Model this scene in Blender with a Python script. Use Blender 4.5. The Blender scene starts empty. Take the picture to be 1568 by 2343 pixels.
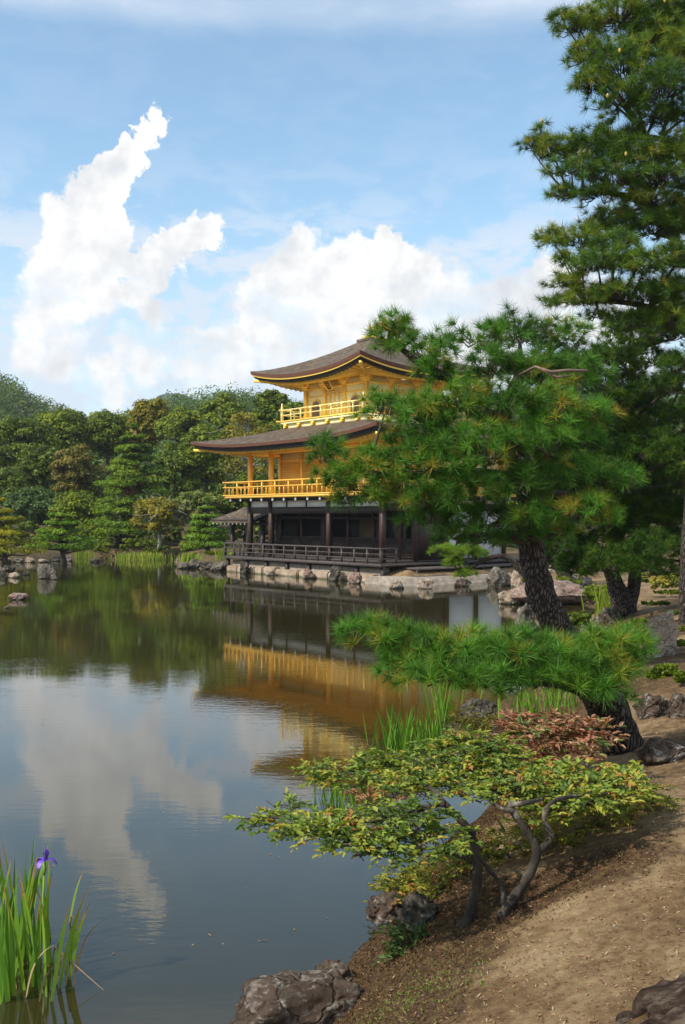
import bpy, bmesh, math, random
import numpy as np
from mathutils import Vector, Matrix, noise as mnoise
R = math.radians
S = bpy.context.scene
COL = S.collection
rng = np.random.default_rng(7)
random.seed(7)

# ------------------------------------------------------------------ camera
F, CX, HY, EYE = 2382.0, 784.0, 1179.0, 3.2       # focal length, optical axis and horizon in a 1568 px wide picture
cam = bpy.data.objects.new('camera', bpy.data.cameras.new('camera'))
COL.objects.link(cam)
cam.location = (0, 0, EYE)
cam.rotation_euler = (R(90) + math.atan(8 / F), 0, 0)
cam.data.sensor_fit = 'HORIZONTAL'; cam.data.sensor_width = 36; cam.data.lens = 36 * F / 1568
cam.data.clip_start = 0.05; cam.data.clip_end = 6000
S.camera = cam
S.view_settings.view_transform = 'Standard'; S.view_settings.look = 'None'
S.view_settings.exposure = 0.88; S.view_settings.gamma = 1
S.render.engine = 'CYCLES'
S.cycles.use_denoising = True
S.cycles.max_bounces = 6; S.cycles.transparent_max_bounces = 8
SUN_EL, SUN_X, SUN_Y = 43.0, -0.88, -0.50          # the sun stands to the left, slightly behind the viewer

def ns(x, k='n'): return x
# ---------------- node helper
class NT:
    def __init__(s, tree): s.t = tree; s.n = tree.nodes; s.l = tree.links
    def new(s, typ, **kw):
        nd = s.n.new(typ)
        for k, v in kw.items(): setattr(nd, k, v)
        return nd
    def put(s, sock, v):
        if isinstance(v, bpy.types.NodeSocket): s.l.new(v, sock)
        elif v is not None:
            try: sock.default_value = v
            except Exception: sock.default_value = tuple(v) + (1,) if hasattr(v, '__len__') else v
    def math(s, op, a, b=None, c=None, clamp=False):
        nd = s.new('ShaderNodeMath', operation=op); nd.use_clamp = clamp
        s.put(nd.inputs[0], a)
        if b is not None: s.put(nd.inputs[1], b)
        if c is not None: s.put(nd.inputs[2], c)
        return nd.outputs[0]
    def vec(s, op, a, b=None, scale=None):
        nd = s.new('ShaderNodeVectorMath', operation=op)
        s.put(nd.inputs[0], a)
        if b is not None: s.put(nd.inputs[1], b)
        if scale is not None: s.put(nd.inputs['Scale'], scale)
        return nd.outputs['Value'] if op in ('DISTANCE', 'LENGTH', 'DOT_PRODUCT') else nd.outputs[0]
    def noise(s, vec, scale, detail=4, rough=0.5, dist=0, color=False, lac=2.0):
        nd = s.new('ShaderNodeTexNoise')
        if vec is not None: s.l.new(vec, nd.inputs['Vector'])
        nd.inputs['Scale'].default_value = scale; nd.inputs['Detail'].default_value = detail
        nd.inputs['Roughness'].default_value = rough; nd.inputs['Distortion'].default_value = dist
        nd.inputs['Lacunarity'].default_value = lac
        return nd.outputs['Color' if color else 'Fac']
    def voronoi(s, vec, scale, feature='F1', out='Distance', rnd=1):
        nd = s.new('ShaderNodeTexVoronoi', feature=feature)
        if vec is not None: s.l.new(vec, nd.inputs['Vector'])
        nd.inputs['Scale'].default_value = scale; nd.inputs['Randomness'].default_value = rnd
        return nd.outputs[out]
    def ramp(s, fac, stops, interp='LINEAR'):
        nd = s.new('ShaderNodeValToRGB'); s.put(nd.inputs[0], fac)
        cr = nd.color_ramp; cr.interpolation = interp
        while len(cr.elements) < len(stops): cr.elements.new(0.5)
        for e, (p, c) in zip(cr.elements, stops):
            e.position = p; e.color = tuple(c) + (1,) if hasattr(c, '__len__') else (c, c, c, 1)
        return nd.outputs[0]
    def mix(s, f, a, b, mode='MIX'):
        nd = s.new('ShaderNodeMix', data_type='RGBA', blend_type=mode)
        s.put(nd.inputs[0], f); s.put(nd.inputs[6], a if not isinstance(a, tuple) else a + (1,) if len(a) == 3 else a)
        s.put(nd.inputs[7], b if not isinstance(b, tuple) else b + (1,) if len(b) == 3 else b)
        return nd.outputs[2]
    def maprange(s, v, a, b, c=0, d=1, smooth=False):
        nd = s.new('ShaderNodeMapRange'); nd.interpolation_type = 'SMOOTHSTEP' if smooth else 'LINEAR'
        s.put(nd.inputs[0], v)
        for i, q in enumerate((a, b, c, d)): nd.inputs[i + 1].default_value = q
        return nd.outputs[0]
    def mapping(s, vec, scale=(1, 1, 1), rot=(0, 0, 0), loc=(0, 0, 0)):
        nd = s.new('ShaderNodeMapping'); s.l.new(vec, nd.inputs[0])
        nd.inputs['Scale'].default_value = scale; nd.inputs['Rotation'].default_value = rot; nd.inputs['Location'].default_value = loc
        return nd.outputs[0]

# ------------------------------------------------------------------ world: blue sky with cumulus
def azel(px, py):
    az = math.atan((px - CX) / F); return az, math.atan((HY - py) / F * math.cos(az))
world = bpy.data.worlds.new('World'); S.world = world; world.use_nodes = True
def build_world():
    t = NT(world.node_tree); t.n.clear()
    out = t.new('ShaderNodeOutputWorld'); bg = t.new('ShaderNodeBackground'); bg.inputs[1].default_value = 0.15
    t.l.new(bg.outputs[0], out.inputs[0])
    sky = t.new('ShaderNodeTexSky', sky_type='NISHITA'); sky.sun_disc = False
    sky.sun_elevation = R(SUN_EL); sky.sun_rotation = math.atan2(SUN_X, SUN_Y)
    sky.air_density = 1.0; sky.dust_density = 0.6; sky.ozone_density = 1.6
    d = t.new('ShaderNodeTexCoord').outputs['Generated']
    sx = t.new('ShaderNodeSeparateXYZ'); t.l.new(d, sx.inputs[0])
    az = t.math('ARCTAN2', sx.outputs[0], sx.outputs[1]); el = t.math('ARCSINE', sx.outputs[2])
    cb = t.new('ShaderNodeCombineXYZ'); t.l.new(az, cb.inputs[0]); t.l.new(el, cb.inputs[1]); p = cb.outputs[0]
    # domain warp gives the cauliflower outline
    w1 = t.vec('SCALE', t.vec('SUBTRACT', t.noise(p, 16, 2, 0.5, color=True), (0.5, 0.5, 0.5)), scale=0.05)
    w2 = t.vec('SCALE', t.vec('SUBTRACT', t.noise(p, 48, 6, 0.68, color=True), (0.5, 0.5, 0.5)), scale=0.036)
    q = t.vec('ADD', p, t.vec('ADD', w1, w2))
    q = t.vec('MULTIPLY', q, (1, 1, 0))
    blobs = [(318, 290, 17), (358, 280, 24), (335, 318, 30), (300, 360, 40), (262, 410, 50), (215, 465, 62), (165, 520, 70), (225, 540, 66), (130, 600, 62),
             (190, 620, 74), (110, 690, 62), (170, 710, 56), (75, 735, 52), (230, 690, 52), (150, 770, 50), (240, 600, 50), (290, 600, 34), (485, 532, 34), (440, 545, 40), (375, 560, 52), (340, 620, 50), (300, 690, 44), (345, 735, 42),
             (285, 790, 50), (690, 580, 60), (655, 640, 70), (610, 715, 76), (465, 765, 58), (540, 800, 84), (740, 640, 74), (890, 580, 62),
             (835, 615, 62), (950, 640, 78), (850, 700, 120), (1020, 710, 110), (1110, 675, 62), (1190, 670, 70), (1235, 600, 42), (1270, 700, 110),
             (700, 790, 120), (900, 820, 150), (430, 820, 46), (260, 885, 52), (1100, 800, 130), (1400, 760, 120), (60, 800, 60), (150, 835, 56), (340, 820, 60), (230, 840, 50), (500, 850, 70)]
    f = None; g = None
    lx = t.vec('ADD', q, (0.010, -0.014, 0))            # the same field sampled away from the sun: relief of the lumps
    for (bx, by, br) in blobs:
        a, e = azel(bx, by); r = br * 1.03 / F
        v = t.math('MULTIPLY_ADD', t.vec('DISTANCE', q, (a, e, 0)), -1 / r, 1.0)
        v = t.math('MULTIPLY', v, min(1.0, 0.55 + br / 160))
        f = v if f is None else t.math('SMOOTH_MAX', f, v, 0.12)
    # clouds in the rest of the sky
    away = t.maprange(t.math('ABSOLUTE', az), 0.42, 0.7, 0, 1, True)
    low = t.maprange(el, 0.25, 0.75, 1, 0, True)
    gen = t.math('MULTIPLY_ADD', t.noise(q, 3.2, 6, 0.6), 3.0, -1.45)
    gen = t.math('SUBTRACT', t.math('MULTIPLY', t.math('MULTIPLY', away, low), t.math('ADD', gen, 1)), 1)
    f = t.math('MAXIMUM', f, gen)
    fine = t.noise(t.vec('ADD', p, t.vec('SCALE', t.vec('SUBTRACT', t.noise(p, 22, 3, 0.6, color=True), (0.5, 0.5, 0.5)), scale=0.035)), 30, 9, 0.66)
    dens = t.math('ADD', f, t.math('MULTIPLY_ADD', fine, 1.25, -0.56))
    soft = t.math('MULTIPLY_ADD', t.maprange(t.noise(t.vec('ADD', p, (3, 1, 0)), 6, 2, 0.5), 0.40, 0.60, 0, 1, True), 0.34, 0.14)
    soft = t.math('ADD', soft, t.maprange(el, 0.12, 0.26, 0.40, 0.0, True))
    veil = t.maprange(t.noise(t.mapping(p, (1, 1.6, 1), (0, 0, R(-25))), 10, 6, 0.62), 0.34, 0.56, 0.45, 1.0, True)
    veil = t.math('MAXIMUM', veil, t.maprange(el, 0.13, 0.24, 0.0, 1.0, True))
    mask = t.math('DIVIDE', t.math('ADD', dens, 0.02), soft, clamp=True)
    mask = t.math('MULTIPLY', mask, t.math('MULTIPLY_ADD', mask, t.math('MULTIPLY', mask, -2.0), t.math('MULTIPLY', mask, 3.0)), clamp=True)
    mask = t.math('MULTIPLY', mask, veil)
    # soft base fading into haze below
    # shade inside the cloud
    n1 = t.noise(t.vec('ADD', p, (0.009, -0.013, 0)), 17, 7, 0.62)
    n0 = t.noise(p, 17, 7, 0.62)
    rel = t.math('MULTIPLY', t.math('SUBTRACT', n0, n1), 2.8)
    big = t.noise(p, 7, 4, 0.55)
    sh = t.math('ADD', t.maprange(big, 0.36, 0.62, 0.0, 0.9), rel)
    core = t.maprange(dens, 0.1, 1.1, 1.15, 0.7)
    sh = t.math('MULTIPLY', t.math('ADD', sh, 0.35), core, clamp=True)
    ccol = t.ramp(sh, [(0.0, (2.75, 2.85, 3.0)), (0.3, (3.1, 3.17, 3.26)), (0.62, (3.55, 3.55, 3.53)), (1.0, (4.1, 4.05, 4.0))])
    # thin high cloud and the milky air near the horizon
    wp = t.mapping(p, (1, 2.2, 1), (0, 0, R(14)))
    wisp = t.maprange(t.noise(wp, 13, 7, 0.66, 0.3), 0.43, 0.60, 0, 1, True)
    band = t.math('ADD', t.maprange(el, 0.22, 0.31, 1.0, 0.22, True), t.maprange(el, 0.30, 0.35, 0, -0.15, True))
    top = t.math('MULTIPLY', t.maprange(el, 0.425, 0.455, 0, 1, True), t.maprange(t.noise(t.mapping(p, (1, 3, 1)), 4, 5, 0.6), 0.35, 0.65, 0.45, 1, True))
    wf = t.math('ADD', t.math('MULTIPLY', wisp, t.math('MULTIPLY', band, 1.15)), t.math('MULTIPLY', top, 0.85))
    wf = t.math('ADD', wf, t.maprange(el, 0.05, 0.30, 0.72, 0.0, True), clamp=True)
    skyc = t.mix(1.0, sky.outputs[0], (0.78, 0.86, 0.80), 'MULTIPLY')
    base = t.mix(t.math('MULTIPLY', wf, 0.9), skyc, (2.8, 3.15, 3.6))
    col = t.mix(mask, base, ccol)
    t.l.new(col, bg.inputs[0])
build_world()

# ------------------------------------------------------------------ sun
sun = bpy.data.objects.new('sun', bpy.data.lights.new('sun', 'SUN')); COL.objects.link(sun)
sun.data.energy = 2.9; sun.data.angle = R(1.2); sun.data.color = (1.0, 0.94, 0.84)
sv = Vector((SUN_X, SUN_Y, 0)).normalized() * math.cos(R(SUN_EL)); sv.z = math.sin(R(SUN_EL))
sun.rotation_euler = sv.to_track_quat('Z', 'Y').to_euler(); sun.location = sv * 50

# ------------------------------------------------------------------ materials
def mat(name):
    m = bpy.data.materials.new(name); m.use_nodes = True
    t = NT(m.node_tree); b = t.n['Principled BSDF']
    return m, t, b
def objco(t): return t.new('ShaderNodeTexCoord').outputs['Object']
def bump(t, b, h, strength=0.5, dist=0.02):
    nd = t.new('ShaderNodeBump'); nd.inputs['Strength'].default_value = strength; nd.inputs['Distance'].default_value = dist
    t.l.new(h, nd.inputs['Height']); t.l.new(nd.outputs[0], b.inputs['Normal'])
def leafmat(name, stops, rough=0.5, transl=0.3, spec=0.15):
    m, t, b = mat(name)
    a = t.new('ShaderNodeAttribute'); a.attribute_name = 'tint'
    c = t.ramp(a.outputs['Fac'], stops)
    t.l.new(c, b.inputs['Base Color']); b.inputs['Roughness'].default_value = rough; b.inputs['Specular IOR Level'].default_value = spec
    tr = t.new('ShaderNodeBsdfTranslucent'); t.l.new(t.mix(1, c, (1.25, 1.35, 0.6), 'MULTIPLY'), tr.inputs[0])
    mx = t.new('ShaderNodeMixShader'); mx.inputs[0].default_value = transl
    t.l.new(b.outputs[0], mx.inputs[1]); t.l.new(tr.outputs[0], mx.inputs[2]); t.l.new(mx.outputs[0], t.n['Material Output'].inputs[0])
    return m
def noisemat(name, stops, scale, rough=0.7, detail=5, bscale=None, bstr=0.4, bdist=0.01, stretch=(1, 1, 1), metal=0.0, spec=0.5):
    m, t, b = mat(name)
    co = t.mapping(objco(t), stretch)
    n = t.noise(co, scale, detail, 0.6)
    t.l.new(t.ramp(n, stops), b.inputs['Base Color']); b.inputs['Roughness'].default_value = rough; b.inputs['Metallic'].default_value = metal
    b.inputs['Specular IOR Level'].default_value = spec
    if bscale: bump(t, b, t.noise(co, bscale, 5, 0.6), bstr, bdist)
    return m
MT = {}
def rockmat(name, c1, c2, c3, lichen=(0.42, 0.41, 0.36)):
    m, t, b = mat(name); co = objco(t)
    n = t.noise(co, 2.6, 8, 0.65); n2 = t.noise(co, 9, 6, 0.7)
    c = t.ramp(n, [(0.3, c1), (0.5, c2), (0.72, c3)])
    c = t.mix(t.maprange(n2, 0.56, 0.66, 0, 0.8), c, lichen)
    vn = t.math('ABSOLUTE', t.math('SUBTRACT', t.noise(t.mapping(co, (1, 1, 2.6), (R(25), R(12), 0)), 2.4, 4, 0.55, 0.8), 0.5))
    c = t.mix(t.math('MULTIPLY', t.maprange(vn, 0.0, 0.035, 1, 0), t.maprange(n, 0.42, 0.58, 0, 0.9)), c, lichen)
    c = t.mix(t.maprange(t.noise(co, 5, 4, 0.6), 0.56, 0.66, 0, 0.75), c, (0.04, 0.034, 0.026))
    sp = t.new('ShaderNodeSeparateXYZ'); t.l.new(t.new('ShaderNodeNewGeometry').outputs['Position'], sp.inputs[0])
    wet = t.maprange(t.math('ADD', sp.outputs[2], t.math('MULTIPLY', n2, 0.06)), 0.05, 0.10, 0.85, 0)   # wet algae stain just above the water
    c = t.mix(wet, c, (0.035, 0.034, 0.02))
    t.l.new(c, b.inputs['Base Color']); b.inputs['Roughness'].default_value = 0.85; b.inputs['Specular IOR Level'].default_value = 0.15
    bump(t, b, t.math('ADD', t.noise(co, 12, 8, 0.72), t.math('MULTIPLY', t.maprange(t.voronoi(t.vec('ADD', co, t.vec('SCALE', t.noise(co, 4, 3, 0.6, color=True), scale=0.25)), 4.5, 'DISTANCE_TO_EDGE'), 0, 0.07, 0, 1), 0.6)), 1.0, 0.035)
    return m
MT['rock_grey'] = rockmat('grey_rock', (0.06, 0.050, 0.038), (0.15, 0.128, 0.098), (0.27, 0.235, 0.185), (0.36, 0.34, 0.28))
MT['rock_tan'] = rockmat('tan_rock', (0.16, 0.11, 0.075), (0.36, 0.27, 0.19), (0.50, 0.41, 0.31), (0.5, 0.47, 0.4))
MT['rock_pink'] = rockmat('red_rock', (0.13, 0.075, 0.055), (0.26, 0.165, 0.13), (0.34, 0.25, 0.2), (0.38, 0.36, 0.3))
MT['rock_dark'] = rockmat('dark_rock', (0.03, 0.025, 0.018), (0.07, 0.06, 0.046), (0.14, 0.12, 0.095), (0.24, 0.23, 0.18))
MT['rock_brown'] = rockmat('brown_rock', (0.035, 0.022, 0.015), (0.085, 0.058, 0.042), (0.16, 0.125, 0.095), (0.36, 0.33, 0.28))
def barkmat(name, c1, c2, c3, sc=1.0):
    m, t, b = mat(name); co = objco(t)
    w = t.vec('ADD', t.mapping(co, (15 * sc, 15 * sc, 4.5 * sc)), t.vec('SCALE', t.noise(co, 5, 3, 0.5, color=True), scale=1.0))
    v = t.voronoi(w, 1.6, 'DISTANCE_TO_EDGE'); n = t.noise(w, 3, 6, 0.7)
    h = t.math('ADD', t.maprange(v, 0, 0.28, 0, 1, True), t.math('MULTIPLY', n, 0.5))
    t.l.new(t.ramp(h, [(0.15, c1), (0.7, c2), (1.0, c3)]), b.inputs['Base Color'])
    b.inputs['Roughness'].default_value = 0.9; b.inputs['Specular IOR Level'].default_value = 0.2
    bump(t, b, h, 1.0, 0.05)
    return m
MT['bark'] = barkmat('pine_bark', (0.022, 0.015, 0.012), (0.070, 0.050, 0.040), (0.15, 0.12, 0.10))
MT['bark_far'] = noisemat('dark_bark', [(0.3, (0.03, 0.024, 0.02)), (0.7, (0.09, 0.07, 0.055))], 3, 0.9, stretch=(1, 1, .3))
MT['bark_red'] = noisemat('red_bark', [(0.3, (0.09, 0.035, 0.02)), (0.7, (0.2, 0.085, 0.05))], 3, 0.9, stretch=(1, 1, .3))
MT['bark_pale'] = noisemat('pale_bark', [(0.3, (0.16, 0.145, 0.125)), (0.7, (0.36, 0.34, 0.3))], 5, 0.85)
MT['bark_dry'] = noisemat('dry_dead_wood', [(0.3, (0.06, 0.035, 0.025)), (0.7, (0.22, 0.14, 0.11))], 9, 0.9, bscale=30, bstr=.8)
MT['bark_smooth'] = noisemat('smooth_grey_bark', [(0.35, (0.016, 0.011, 0.007)), (0.54, (0.048, 0.036, 0.024)), (0.68, (0.19, 0.17, 0.125))], 11, 0.85, bscale=34, bstr=1.0, bdist=0.012, stretch=(1, 1, .6))
MT['needle'] = leafmat('pine_needles', [(0.0, (0.049, 0.105, 0.012)), (0.35, (0.058, 0.161, 0.016)), (0.75, (0.097, 0.244, 0.020)), (0.93, (0.170, 0.265, 0.021)), (1.0, (0.355, 0.237, 0.036))], 0.5, 0.20, 0.22)
MT['needle_tall'] = leafmat('tall_pine_needles', [(0.0, (0.044, 0.090, 0.013)), (0.5, (0.076, 0.158, 0.017)), (0.85, (0.169, 0.249, 0.021)), (1.0, (0.291, 0.271, 0.032))], 0.5, 0.2, 0.2)
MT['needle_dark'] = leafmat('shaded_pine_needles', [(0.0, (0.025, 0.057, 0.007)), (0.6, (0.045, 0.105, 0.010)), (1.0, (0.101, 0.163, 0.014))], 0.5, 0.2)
MT['pine_bright'] = leafmat('garden_pine_needles', [(0.0, (0.075, 0.145, 0.015)), (0.5, (0.144, 0.255, 0.021)), (1.0, (0.254, 0.344, 0.031))], 0.55, 0.25)
MT['pine_yellow'] = leafmat('yellow_pine_needles', [(0.0, (0.129, 0.145, 0.014)), (0.5, (0.272, 0.266, 0.019)), (1.0, (0.429, 0.363, 0.032))], 0.55, 0.25)
MT['pine_mid'] = leafmat('red_pine_needles', [(0.0, (0.070, 0.121, 0.014)), (0.5, (0.130, 0.215, 0.019)), (1.0, (0.235, 0.308, 0.027))], 0.55, 0.25)
MT['l_dark'] = leafmat('dark_green_leaves', [(0.0, (0.049, 0.073, 0.008)), (0.5, (0.096, 0.143, 0.012)), (1.0, (0.186, 0.234, 0.017))], 0.5, 0.2)
MT['l_mid'] = leafmat('mid_green_leaves', [(0.0, (0.074, 0.105, 0.010)), (0.5, (0.133, 0.184, 0.014)), (1.0, (0.259, 0.289, 0.020))], 0.5, 0.25)
MT['l_olive'] = leafmat('olive_leaves', [(0.0, (0.108, 0.105, 0.011)), (0.5, (0.206, 0.187, 0.018)), (1.0, (0.353, 0.276, 0.030))], 0.55, 0.25)
MT['l_brown'] = leafmat('turning_leaves', [(0.0, (0.093, 0.089, 0.018)), (0.5, (0.178, 0.152, 0.028)), (1.0, (0.262, 0.209, 0.045))], 0.6, 0.25)
MT['l_blue'] = leafmat('blue_green_leaves', [(0.0, (0.038, 0.075, 0.019)), (0.5, (0.078, 0.133, 0.034)), (1.0, (0.155, 0.216, 0.060))], 0.5, 0.2)
MT['l_pale'] = leafmat('pale_feathery_leaves', [(0.0, (0.099, 0.137, 0.032)), (0.5, (0.198, 0.231, 0.054)), (1.0, (0.330, 0.326, 0.117))], 0.6, 0.3)
MT['l_shrub'] = leafmat('glossy_leaves', [(0.0, (0.054, 0.092, 0.020)), (0.35, (0.102, 0.168, 0.025)), (0.72, (0.240, 0.293, 0.033)), (0.90, (0.408, 0.368, 0.053)), (1.0, (0.360, 0.152, 0.040))], 0.5, 0.30, 0.3)
MT['l_copper'] = leafmat('copper_leaves', [(0.0, (0.153, 0.059, 0.034)), (0.45, (0.340, 0.149, 0.085)), (0.80, (0.442, 0.261, 0.145)), (0.92, (0.145, 0.198, 0.043)), (1.0, (0.060, 0.135, 0.025))], 0.45, 0.25, 0.35)
MT['l_azalea'] = leafmat('azalea_leaves', [(0.0, (0.07, 0.10, 0.02)), (0.45, (0.20, 0.22, 0.03)), (0.85, (0.38, 0.33, 0.05)), (1.0, (0.38, 0.15, 0.05))], 0.45, 0.28)
MT['l_moss'] = leafmat('moss_tips', [(0.0, (0.045, 0.025, 0.012)), (0.45, (0.095, 0.055, 0.025)), (0.75, (0.15, 0.10, 0.04)), (0.9, (0.10, 0.12, 0.025)), (1.0, (0.12, 0.19, 0.03))], 0.8, 0.15)
MT['blade'] = leafmat('iris_blades', [(0.0, (0.045, 0.11, 0.012)), (0.5, (0.105, 0.235, 0.015)), (0.82, (0.20, 0.32, 0.03)), (0.9, (0.40, 0.22, 0.04)), (1.0, (0.36, 0.13, 0.04))], 0.4, 0.3, 0.4)
MT['deadblade'] = leafmat('withered_blades', [(0.0, (0.22, 0.12, 0.055)), (1.0, (0.45, 0.30, 0.17))], 0.7, 0.15)
MT['reed'] = leafmat('reed_blades', [(0.0, (0.12, 0.19, 0.02)), (0.6, (0.24, 0.32, 0.03)), (1.0, (0.42, 0.38, 0.09))], 0.5, 0.3)

def plain(name, c, rough=0.6, metal=0.0, spec=0.5, var=0.18, sc=4.0):
    m, t, b = mat(name); co = objco(t)
    f = t.math('MULTIPLY_ADD', t.noise(co, sc, 5, 0.65), var * 2, 1 - var)
    nd = t.vec('SCALE', c, scale=f); t.l.new(nd, b.inputs['Base Color'])
    b.inputs['Roughness'].default_value = rough; b.inputs['Metallic'].default_value = metal; b.inputs['Specular IOR Level'].default_value = spec
    return m
MT['gold'] = plain('gold_leaf', (1.0, 0.64, 0.10), 0.40, 0.30, 0.5, 0.10)
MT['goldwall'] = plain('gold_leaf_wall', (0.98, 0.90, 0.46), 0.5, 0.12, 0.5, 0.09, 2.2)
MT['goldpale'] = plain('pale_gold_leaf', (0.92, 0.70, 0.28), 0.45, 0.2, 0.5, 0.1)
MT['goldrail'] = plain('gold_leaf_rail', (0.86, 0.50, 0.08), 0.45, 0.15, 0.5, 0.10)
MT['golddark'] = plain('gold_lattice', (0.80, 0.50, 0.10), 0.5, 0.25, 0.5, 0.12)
MT['window'] = plain('wooden_window_lattice', (0.17, 0.10, 0.055), 0.6)
MT['pane'] = plain('window_paper', (0.30, 0.25, 0.2), 0.6)
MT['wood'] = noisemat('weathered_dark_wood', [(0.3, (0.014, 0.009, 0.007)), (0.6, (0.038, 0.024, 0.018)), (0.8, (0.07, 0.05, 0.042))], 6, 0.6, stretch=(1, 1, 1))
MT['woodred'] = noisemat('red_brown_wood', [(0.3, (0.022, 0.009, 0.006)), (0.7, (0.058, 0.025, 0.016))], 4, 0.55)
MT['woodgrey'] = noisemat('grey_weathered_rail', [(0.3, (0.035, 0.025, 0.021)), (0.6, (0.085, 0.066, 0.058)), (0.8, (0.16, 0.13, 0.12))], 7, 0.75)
MT['black'] = plain('black_lacquer_and_shade', (0.010, 0.008, 0.008), 0.6)  # also paints the dark gap under the roof edges
MT['tan'] = plain('tan_screen', (0.10, 0.06, 0.03), 0.7)
MT['white'] = plain('white_plaster', (0.82, 0.82, 0.80), 0.8, var=0.04)
MT['whitepaint'] = plain('white_painted_end', (0.75, 0.74, 0.70), 0.6, var=0.05)
def shingle():
    m, t, b = mat('bark_shingles'); co = objco(t)
    n = t.noise(co, 2.2, 7, 0.7); n2 = t.noise(t.mapping(co, (1.3, 1.3, 9)), 2.2, 6, 0.75); n3 = t.noise(co, 9, 5, 0.75)
    f = t.math('ADD', t.math('MULTIPLY', n, 0.25), t.math('ADD', t.math('MULTIPLY', n2, 0.5), t.math('MULTIPLY', n3, 0.25)))
    t.l.new(t.ramp(f, [(0.40, (0.020, 0.012, 0.008)), (0.47, (0.070, 0.046, 0.027)), (0.53, (0.118, 0.084, 0.052)), (0.62, (0.25, 0.20, 0.14))]), b.inputs['Base Color'])
    b.inputs['Roughness'].default_value = 0.9
    bump(t, b, f, 1.0, 0.09); return m
MT['shingle'] = shingle()
MT['shingleedge'] = noisemat('layered_shingle_edge', [(0.3, (0.06, 0.02, 0.012)), (0.7, (0.17, 0.065, 0.035))], 3, 0.85, stretch=(1, 1, 18), bscale=4, bstr=0.6)
def stonewall():
    m, t, b = mat('tan_block_stone'); co = objco(t)
    n = t.noise(co, 1.1, 6, 0.65)
    c = t.ramp(n, [(0.32, (0.19, 0.125, 0.08)), (0.5, (0.33, 0.245, 0.165)), (0.68, (0.46, 0.385, 0.30))])
    c = t.mix(t.maprange(t.noise(co, 6, 5, 0.7), 0.6, 0.7, 0, .8), c, (0.09, 0.075, 0.05))
    sp = t.new('ShaderNodeSeparateXYZ'); t.l.new(t.new('ShaderNodeNewGeometry').outputs['Position'], sp.inputs[0])
    c = t.mix(t.maprange(t.math('ADD', sp.outputs[2], t.math('MULTIPLY', n, 0.15)), 0.10, 0.2, 0.8, 0), c, (0.05, 0.06, 0.02))
    t.l.new(c, b.inputs['Base Color']); b.inputs['Roughness'].default_value = 0.9
    bump(t, b, t.noise(co, 7, 6, 0.7), 0.6, 0.04); return m
MT['blockstone'] = stonewall()
MT['paver'] = noisemat('pale_paving_stone', [(0.35, (0.17, 0.14, 0.11)), (0.65, (0.32, 0.275, 0.22))], 3, 0.9, bscale=12)
MT['purple'] = plain('purple_petal', (0.12, 0.035, 0.42), 0.5, var=0.25, sc=40)
MT['yellowcone'] = plain('young_cone', (0.42, 0.30, 0.05), 0.6, sc=30)
MT['sepal'] = plain('green_bud', (0.16, 0.26, 0.03), 0.5)

def watermat():
    m, t, b = mat('pond_water'); co = objco(t)
    b.inputs['Base Color'].default_value = (0.027, 0.024, 0.007, 1); b.inputs['IOR'].default_value = 1.5
    b.inputs['Roughness'].default_value = 0.015; b.inputs['Specular IOR Level'].default_value = 0.5
    patch = t.maprange(t.noise(t.mapping(co, (0.5, 1, 1)), 0.22, 4, 0.6), 0.38, 0.62, 0.25, 1, True)
    r1 = t.noise(t.mapping(co, (0.55, 1.5, 1), (0, 0, R(6))), 5.0, 3, 0.55)
    r2 = t.noise(t.mapping(co, (0.7, 1.9, 1), (0, 0, R(-9))), 14.0, 2, 0.5)
    h = t.math('MULTIPLY', t.math('ADD', r1, t.math('MULTIPLY', r2, 0.22)), patch)
    bump(t, b, h, 1.0, 0.0015); return m
MT['water'] = watermat()

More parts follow.
